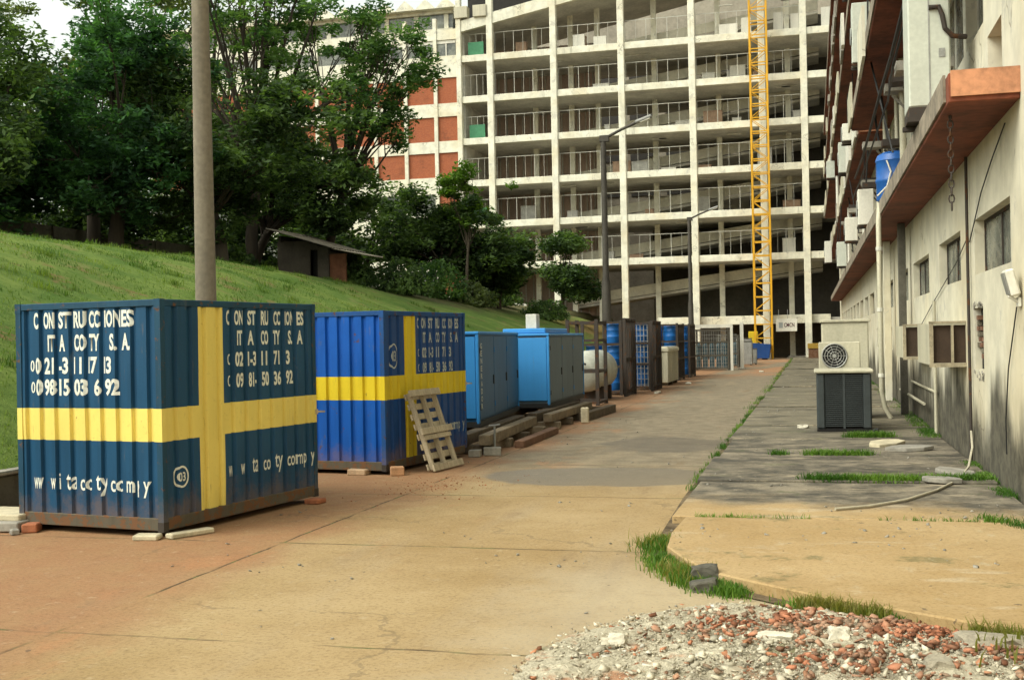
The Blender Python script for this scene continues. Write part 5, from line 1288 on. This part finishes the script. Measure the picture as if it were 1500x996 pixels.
# ------------------------------------------------------------------ rubble, weeds and litter
rng = np.random.default_rng(21); rr = random.Random(21)
EX = np.array([-2.5, -1.45, -1.18, -.9, -.48, -.06, .52, 1.15, 2.6]); EY = np.array([9.3, 9.3, 9.25, 9.02, 8.68, 8.36, 7.98, 7.55, 6.8])
def mound_z(x, y):
    cx__, cy__ = .25, 6.6
    d = ((x - cx__) / 2.12) ** 2 + ((y - cy__) / 2.35) ** 2
    return .17 * np.clip(1 - d, 0, 1) ** .9 * np.clip((np.interp(x, EX, EY) - y) / .3, 0, 1) ** .6
NG = 110
gx = np.linspace(-2.25, 2.6, NG); gy = np.linspace(4.2, 9.2, NG); GX2, GY2 = np.meshgrid(gx, gy); GZ2 = mound_z(GX2, GY2) - .03
for i in range(NG):
    for j in range(NG):
        if GZ2[i, j] > -.03:
            k = min(1, (GZ2[i, j] + .03) / .08)
            GZ2[i, j] += k * (.05 * mnoise.noise((GX2[i, j] * 2.2, GY2[i, j] * 2.2, 0)) + .03 * mnoise.noise((GX2[i, j] * 8, GY2[i, j] * 8, 5)) + .015 * mnoise.noise((GX2[i, j] * 22, GY2[i, j] * 22, 9)))
def rub_mat():
    s = Sh('cement_dust'); n = s.noise(2.0, 6, .7); n3 = s.noise(26, 5, .75); v = s.voro(22)
    c = s.mix(s.ss(n, .35, .68), (.40, .355, .26), (.50, .45, .34))
    c = s.mix(s.ss(n3, .5, .7, 0, .55), c, (.18, .155, .10))
    c = s.mix(s.ss(s.noise(1.3, 5, .7, s.mapv((1, 1, 1), None, (5, 5, 0))), .55, .66, 0, .7), c, (.36, .135, .055))
    c = s.mix(s.ss(s.noise(1.1, 5, .7, s.mapv((1, 1, 1), None, (15, 8, 0))), .58, .68, 0, .6), c, (.16, .16, .05))
    s.bump(s.m('ADD', n3, v), .8, .03); return s.done(c, .95, 0, .2)
idx = np.arange(NG * NG).reshape(NG, NG)
Fq = np.stack([idx[:-1, :-1].ravel(), idx[:-1, 1:].ravel(), idx[1:, 1:].ravel(), idx[1:, :-1].ravel()], 1)
tag(raw_mesh('rubble_mound', np.stack([GX2.ravel(), GY2.ravel(), GZ2.ravel()], 1), Fq, rub_mat(), smooth=True), kind='structure')
def pieces(name, col, var=.5):
    s = Sh(name); g = s.nt.nodes.new('ShaderNodeNewGeometry')
    f = s.m('ADD', s.m('MULTIPLY', g.outputs['Random Per Island'], .7), s.m('MULTIPLY', s.noise(14, 5, .7), .4))
    c = s.mix(s.ss(f, .15, .95), dk(col, 1 - var), dk(col, 1 + var * .6)); c = s.mix(s.ss(s.noise(1.7, 5, .7), .45, .65, 0, .55), c, (.36, .31, .225))
    return s.done(c, .95, 0, .15)
def shards(n, fx, smin, smax, seed, flat=.5):
    """broken lumps: jittered boxes"""
    rng = np.random.default_rng(seed); base = np.array([(-1, -1, -1), (1, -1, -1), (1, 1, -1), (-1, 1, -1), (-1, -1, 1), (1, -1, 1), (1, 1, 1), (-1, 1, 1)]) * .5
    fc = np.array([(0, 3, 2, 1), (4, 5, 6, 7), (0, 1, 5, 4), (1, 2, 6, 5), (2, 3, 7, 6), (3, 0, 4, 7)])
    V, F_ = [], []
    for i in range(n):
        x, y, z = fx(rng); s_ = smin + (smax - smin) * rng.random() ** 3
        sc = s_ * np.array([rng.uniform(.6, 1.3), rng.uniform(.6, 1.2), rng.uniform(.18, .6) * (flat + .5)])
        v = (base + rng.uniform(-.3, .3, (8, 3))) * sc
        Mr = np.array(Matrix.Rotation(rng.uniform(0, 6.3), 3, 'Z') @ Matrix.Rotation(rng.normal() * .35, 3, 'X') @ Matrix.Rotation(rng.normal() * .35, 3, 'Y'))
        V.append(v @ Mr.T + np.array([x, y, z + sc[2] * .22])); F_.append(fc + 8 * i)
    return np.concatenate(V), np.concatenate(F_)
def on_mound(rng):
    while True:
        x, y = rng.normal(.25, 1.15), rng.normal(6.8, 1.0)
        if ((x - .25) / 2.25) ** 2 + ((y - 6.6) / 2.45) ** 2 < 1 and y > 4.3 and y < np.interp(x, EX, EY) - .02: return x, y, float(mound_z(np.array(x), np.array(y))) - .02
def brick_spots(rng):
    c_ = [(.0, 7.8, .5), (.3, 7.4, .5), (-.4, 7.4, .45), (.3, 6.6, .4), (1.0, 7.1, .35), (.6, 7.5, .3)][rng.integers(6)]
    x, y = rng.normal(c_[0], c_[2] * .7), rng.normal(c_[1], c_[2] * .42); y = min(y, float(np.interp(x, EX, EY)) - .05); return x, y, float(mound_z(np.array(x), np.array(y))) - .005
sets = [(15000, on_mound, .004, .019, pieces('grey_rubble', (.44, .395, .30), .4), 1), (2600, on_mound, .006, .05, pieces('pale_rubble', (.50, .455, .35), .4), 2),
        (2300, brick_spots, .004, .045, pieces('brick_rubble', (.33, .135, .075), .65), 3), (900, on_mound, .005, .045, pieces('brick_rubble_scatter', (.33, .15, .08), .6), 4),
        (260, on_mound, .006, .04, pieces('dark_rubble', (.26, .22, .165)), 5), (110, on_mound, .01, .07, pieces('plaster_rubble', (.60, .57, .49), .3), 6)]
Vs, Fs, Ms, o_ = [], [], [], 0
for k, (n_, fx, a, c_, mt, sd) in enumerate(sets):
    v, f = shards(n_, fx, a, c_, sd); Vs.append(v); Fs.append(f + o_); Ms.append(np.full(len(f), k)); o_ += len(v)
tag(raw_mesh('rubble', np.concatenate(Vs), np.concatenate(Fs), [s_[4] for s_ in sets], np.concatenate(Ms)), 'broken concrete, plaster and red brick rubble heaped in the foreground', 'rubble', kind='stuff')
def chunk(x, y, z, size, label, mat, seed, name='concrete_chunk', rz=0):
    bm = bmesh.new(); bmesh.ops.create_icosphere(bm, subdivisions=3, radius=.5)
    for v in bm.verts:
        p = v.co.copy(); q = Vector([max(-.36, min(.36, c_)) for c_ in p]); q *= 1 + .28 * mnoise.noise(p * 2.3 + Vector((seed, 0, 0))) + .1 * mnoise.noise(p * 7 + Vector((seed, 3, 0)))
        v.co = Vector((q.x * size[0], q.y * size[1], q.z * size[2])) * 1.38
    me = bpy.data.meshes.new(name); bm.to_mesh(me); bm.free(); me.materials.append(mat)
    o = bpy.data.objects.new(name, me); C.objects.link(o); o.location = (x, y, z); o.rotation_euler = (rr.uniform(-.2, .2), rr.uniform(-.2, .2), rz)
    return tag(o, label, 'chunk', 'loose chunks on and by the rubble')
GR = plain('grey_chunk', (.30, .265, .20), .95, 0, .35, 9, .5); PW = plain('plaster_chunk', (.56, .52, .42), .9, 0, .25, 9, .4)
chunk(1.0, 7.25, .10, (.46, .3, .16), 'largest rough grey concrete chunk at the right of the rubble', GR, 1)
chunk(.62, 6.6, .14, (.16, .13, .12), 'round pale chunk in the middle right of the rubble', GR, 2)
chunk(.12, 7.1, .16, (.12, .1, .12), 'upright cream plaster chunk near the middle of the rubble', PW, 3)
chunk(-.25, 7.1, .15, (.2, .08, .04), 'flat white plaster strip left of the upright chunk', PW, 4)
chunk(1.42, 6.75, .08, (.2, .14, .1), 'pale chunk low at the right edge of the rubble', PW, 5)
chunk(-1.2, 7.1, .09, (.1, .09, .07), 'small white plaster lump at the left of the rubble', PW, 6)
chunk(-.83, 8.97, .03, (.22, .15, .12), 'mossy dark chunk between weeds and slab corner', M['concrete_dark'], 7)
chunk(-.86, 9.22, .09, (.2, .1, .12), 'brown broken kerb piece at the slab corner', M['concrete_dark'], 8)
# loose broken slab pieces on the pavement
for i, (x_, y_, sx, sy, lab) in enumerate(((1.45, 19.2, .8, .5, 'broken grey slab piece near the wall beyond the weeds'), (1.15, 20.0, .9, .5, 'pale broken slab piece beside the dark condenser'), (1.75, 15.9, .8, .5, 'cracked slab piece by the wall under the hose'), (1.5, 15.1, .6, .4, 'smaller cracked slab piece near the hose'))):
    rg = random.Random(i + 40); poly = [(sx * .5 * math.cos(a) * rg.uniform(.75, 1.1), sy * .5 * math.sin(a) * rg.uniform(.75, 1.1)) for a in [k_ * 2 * math.pi / 7 for k_ in range(7)]]
    q = MB(); q.prism(poly, 0, .06); o = q.build('broken_slab', M['concrete'] if i != 1 else PALEC, None, bevel=.008); o.location = (x_, y_, .102); o.rotation_euler = (.03, -.03, i)
    tag(o, lab, 'slab', 'broken slab pieces on the pavement')
# scattered crumbs on road and pavement
def crumbs(rng):
    while True:
        x, y = rng.uniform(-6, 2.1), 5.5 + rng.random() ** 1.6 * 45
        if mnoise.noise((x * .6, y * .6, 2)) > .12 and (x > -2.2 or rng.random() < .25): return x, y, .10 if x > -1.35 and y > 9 else .005
v, f = shards(1000, crumbs, .006, .035, 9); tag(raw_mesh('gravel_crumbs', v, f, M['concrete']), 'loose crumbs of concrete scattered over road and slabs', 'debris', kind='stuff')
def redspill(rng):
    x, y = rng.normal(-4.85, .45), rng.normal(14.9, .6); return x, y, .004
v, f = shards(500, redspill, .004, .018, 10); tag(raw_mesh('brick_crumbs', v, f, M['brick']), 'red brick crumbs spilled on the road by the pallet', 'debris', kind='stuff')
# litter further along the road edge
for i, (x_, y_, lab) in enumerate(((-5.2, 40.0, 'white scrap on the road near the gas tank'), (-4.9, 47.5, 'pale scrap on the road near the pale crate'), (-2.6, 62.0, 'white scrap near the red dirt patch'), (-.2, 23.6, 'white scrap lying on the slab left of the condenser'))):
    chunk(x_, y_, .04 if i < 3 else .12, (.22, .2, .08), lab, PW, 50 + i, 'scrap')
chunk(1.08, 21.9, .15, (.1, .1, .14), 'small black lump on the slab below the condenser', M['black'], 60, 'scrap')

# weeds
def along(pts, n, spread, z, rng, thr=-.12):
    pts = np.array(pts, float); seg = np.linalg.norm(np.diff(pts, axis=0), axis=1); cum = np.r_[0, np.cumsum(seg)]; out = []
    while len(out) < n:
        t_ = rng.random() * cum[-1]; i = min(len(seg) - 1, np.searchsorted(cum, t_) - 1); i = max(i, 0); f = (t_ - cum[i]) / seg[i]
        p = pts[i] * (1 - f) + pts[i + 1] * f
        if mnoise.noise((p[0] * 1.3 + 7, p[1] * 1.3, 0)) < thr: continue
        out.append((p[0] + rng.normal() * spread, p[1] + rng.normal() * spread, z))
    return out
rng = np.random.default_rng(77); W_ = []
edge = [(-1.42, 11.0), (-1.36, 10.4), (-1.2, 9.8), (-.92, 9.2), (-.5, 8.75), (-.1, 8.45)]
W1 = along(edge, 3600, .055, .0, rng, -.1) + along(edge, 3600, .10, .0, rng, -.3) + along([(-1.0, 9.3), (-.5, 8.75), (.1, 8.3), (.9, 7.85)], 2200, .06, .01, rng, -.25)
W2 = along([(-1.50, 14.6), (-1.52, 18), (-1.5, 30)], 1600, .045, .02, rng, .02) + along([(-1.5, 30), (-1.5, 95)], 3600, .10, .03, rng, 0)
W3 = along([(-1.2, 12.05), (-.6, 12.05)], 260, .03, .06, rng) + along([(-.6, 12.06), (1.9, 12.06)], 380, .02, .06, rng) + along([(1.6, 12.3), (2.1, 11.3)], 700, .07, .08, rng)
W4 = along([(-.1, 15.22), (1.0, 15.22), (2.05, 15.4)], 3600, .07, .07, rng, -.3) + along([(-.6, 18.4), (1.4, 18.4)], 1500, .06, .07, rng, -.15) + along([(.3, 21.5), (1.3, 21.6)], 1300, .08, .09, rng, -.3)
tag(blades('slab_weeds', W4, .04, .14, .006, M['weed'], 1.1, 15), 'thicker weeds growing in the joints between the far slabs', 'weeds', kind='stuff')
W5 = along([(2.1, 13.9), (2.1, 17.5)], 2600, .06, .06, rng) + along([(2.0, 21), (2.05, 27)], 2400, .09, .08, rng) + along([(2.1, 27), (2.1, 60)], 1800, .09, .08, rng)
W6 = along([(-.1, 8.4), (.55, 8.05), (1.2, 7.6), (2.1, 7.1)], 1900, .06, .02, rng)
W7 = [(x_, y_, float(mound_z(np.array(x_), np.array(y_)))) for x_, y_ in zip(rng.normal(1.55, .25, 700), rng.normal(7.0, .25, 700))]
tag(blades('weeds', W1 + W2 + W3 + W5, .02, .09, .0045, M['weed'], 1.1, 5), 'green weeds growing along the pavement edge and slab joints', 'weeds', kind='stuff')
tag(blades('dry_weeds', W6 + W7 + along(edge, 500, .12, .0, rng), .04, .14, .006, M['blade_dry'], 1.0, 6), 'yellowing weeds along the rubble and slab edge', 'weeds', kind='stuff')
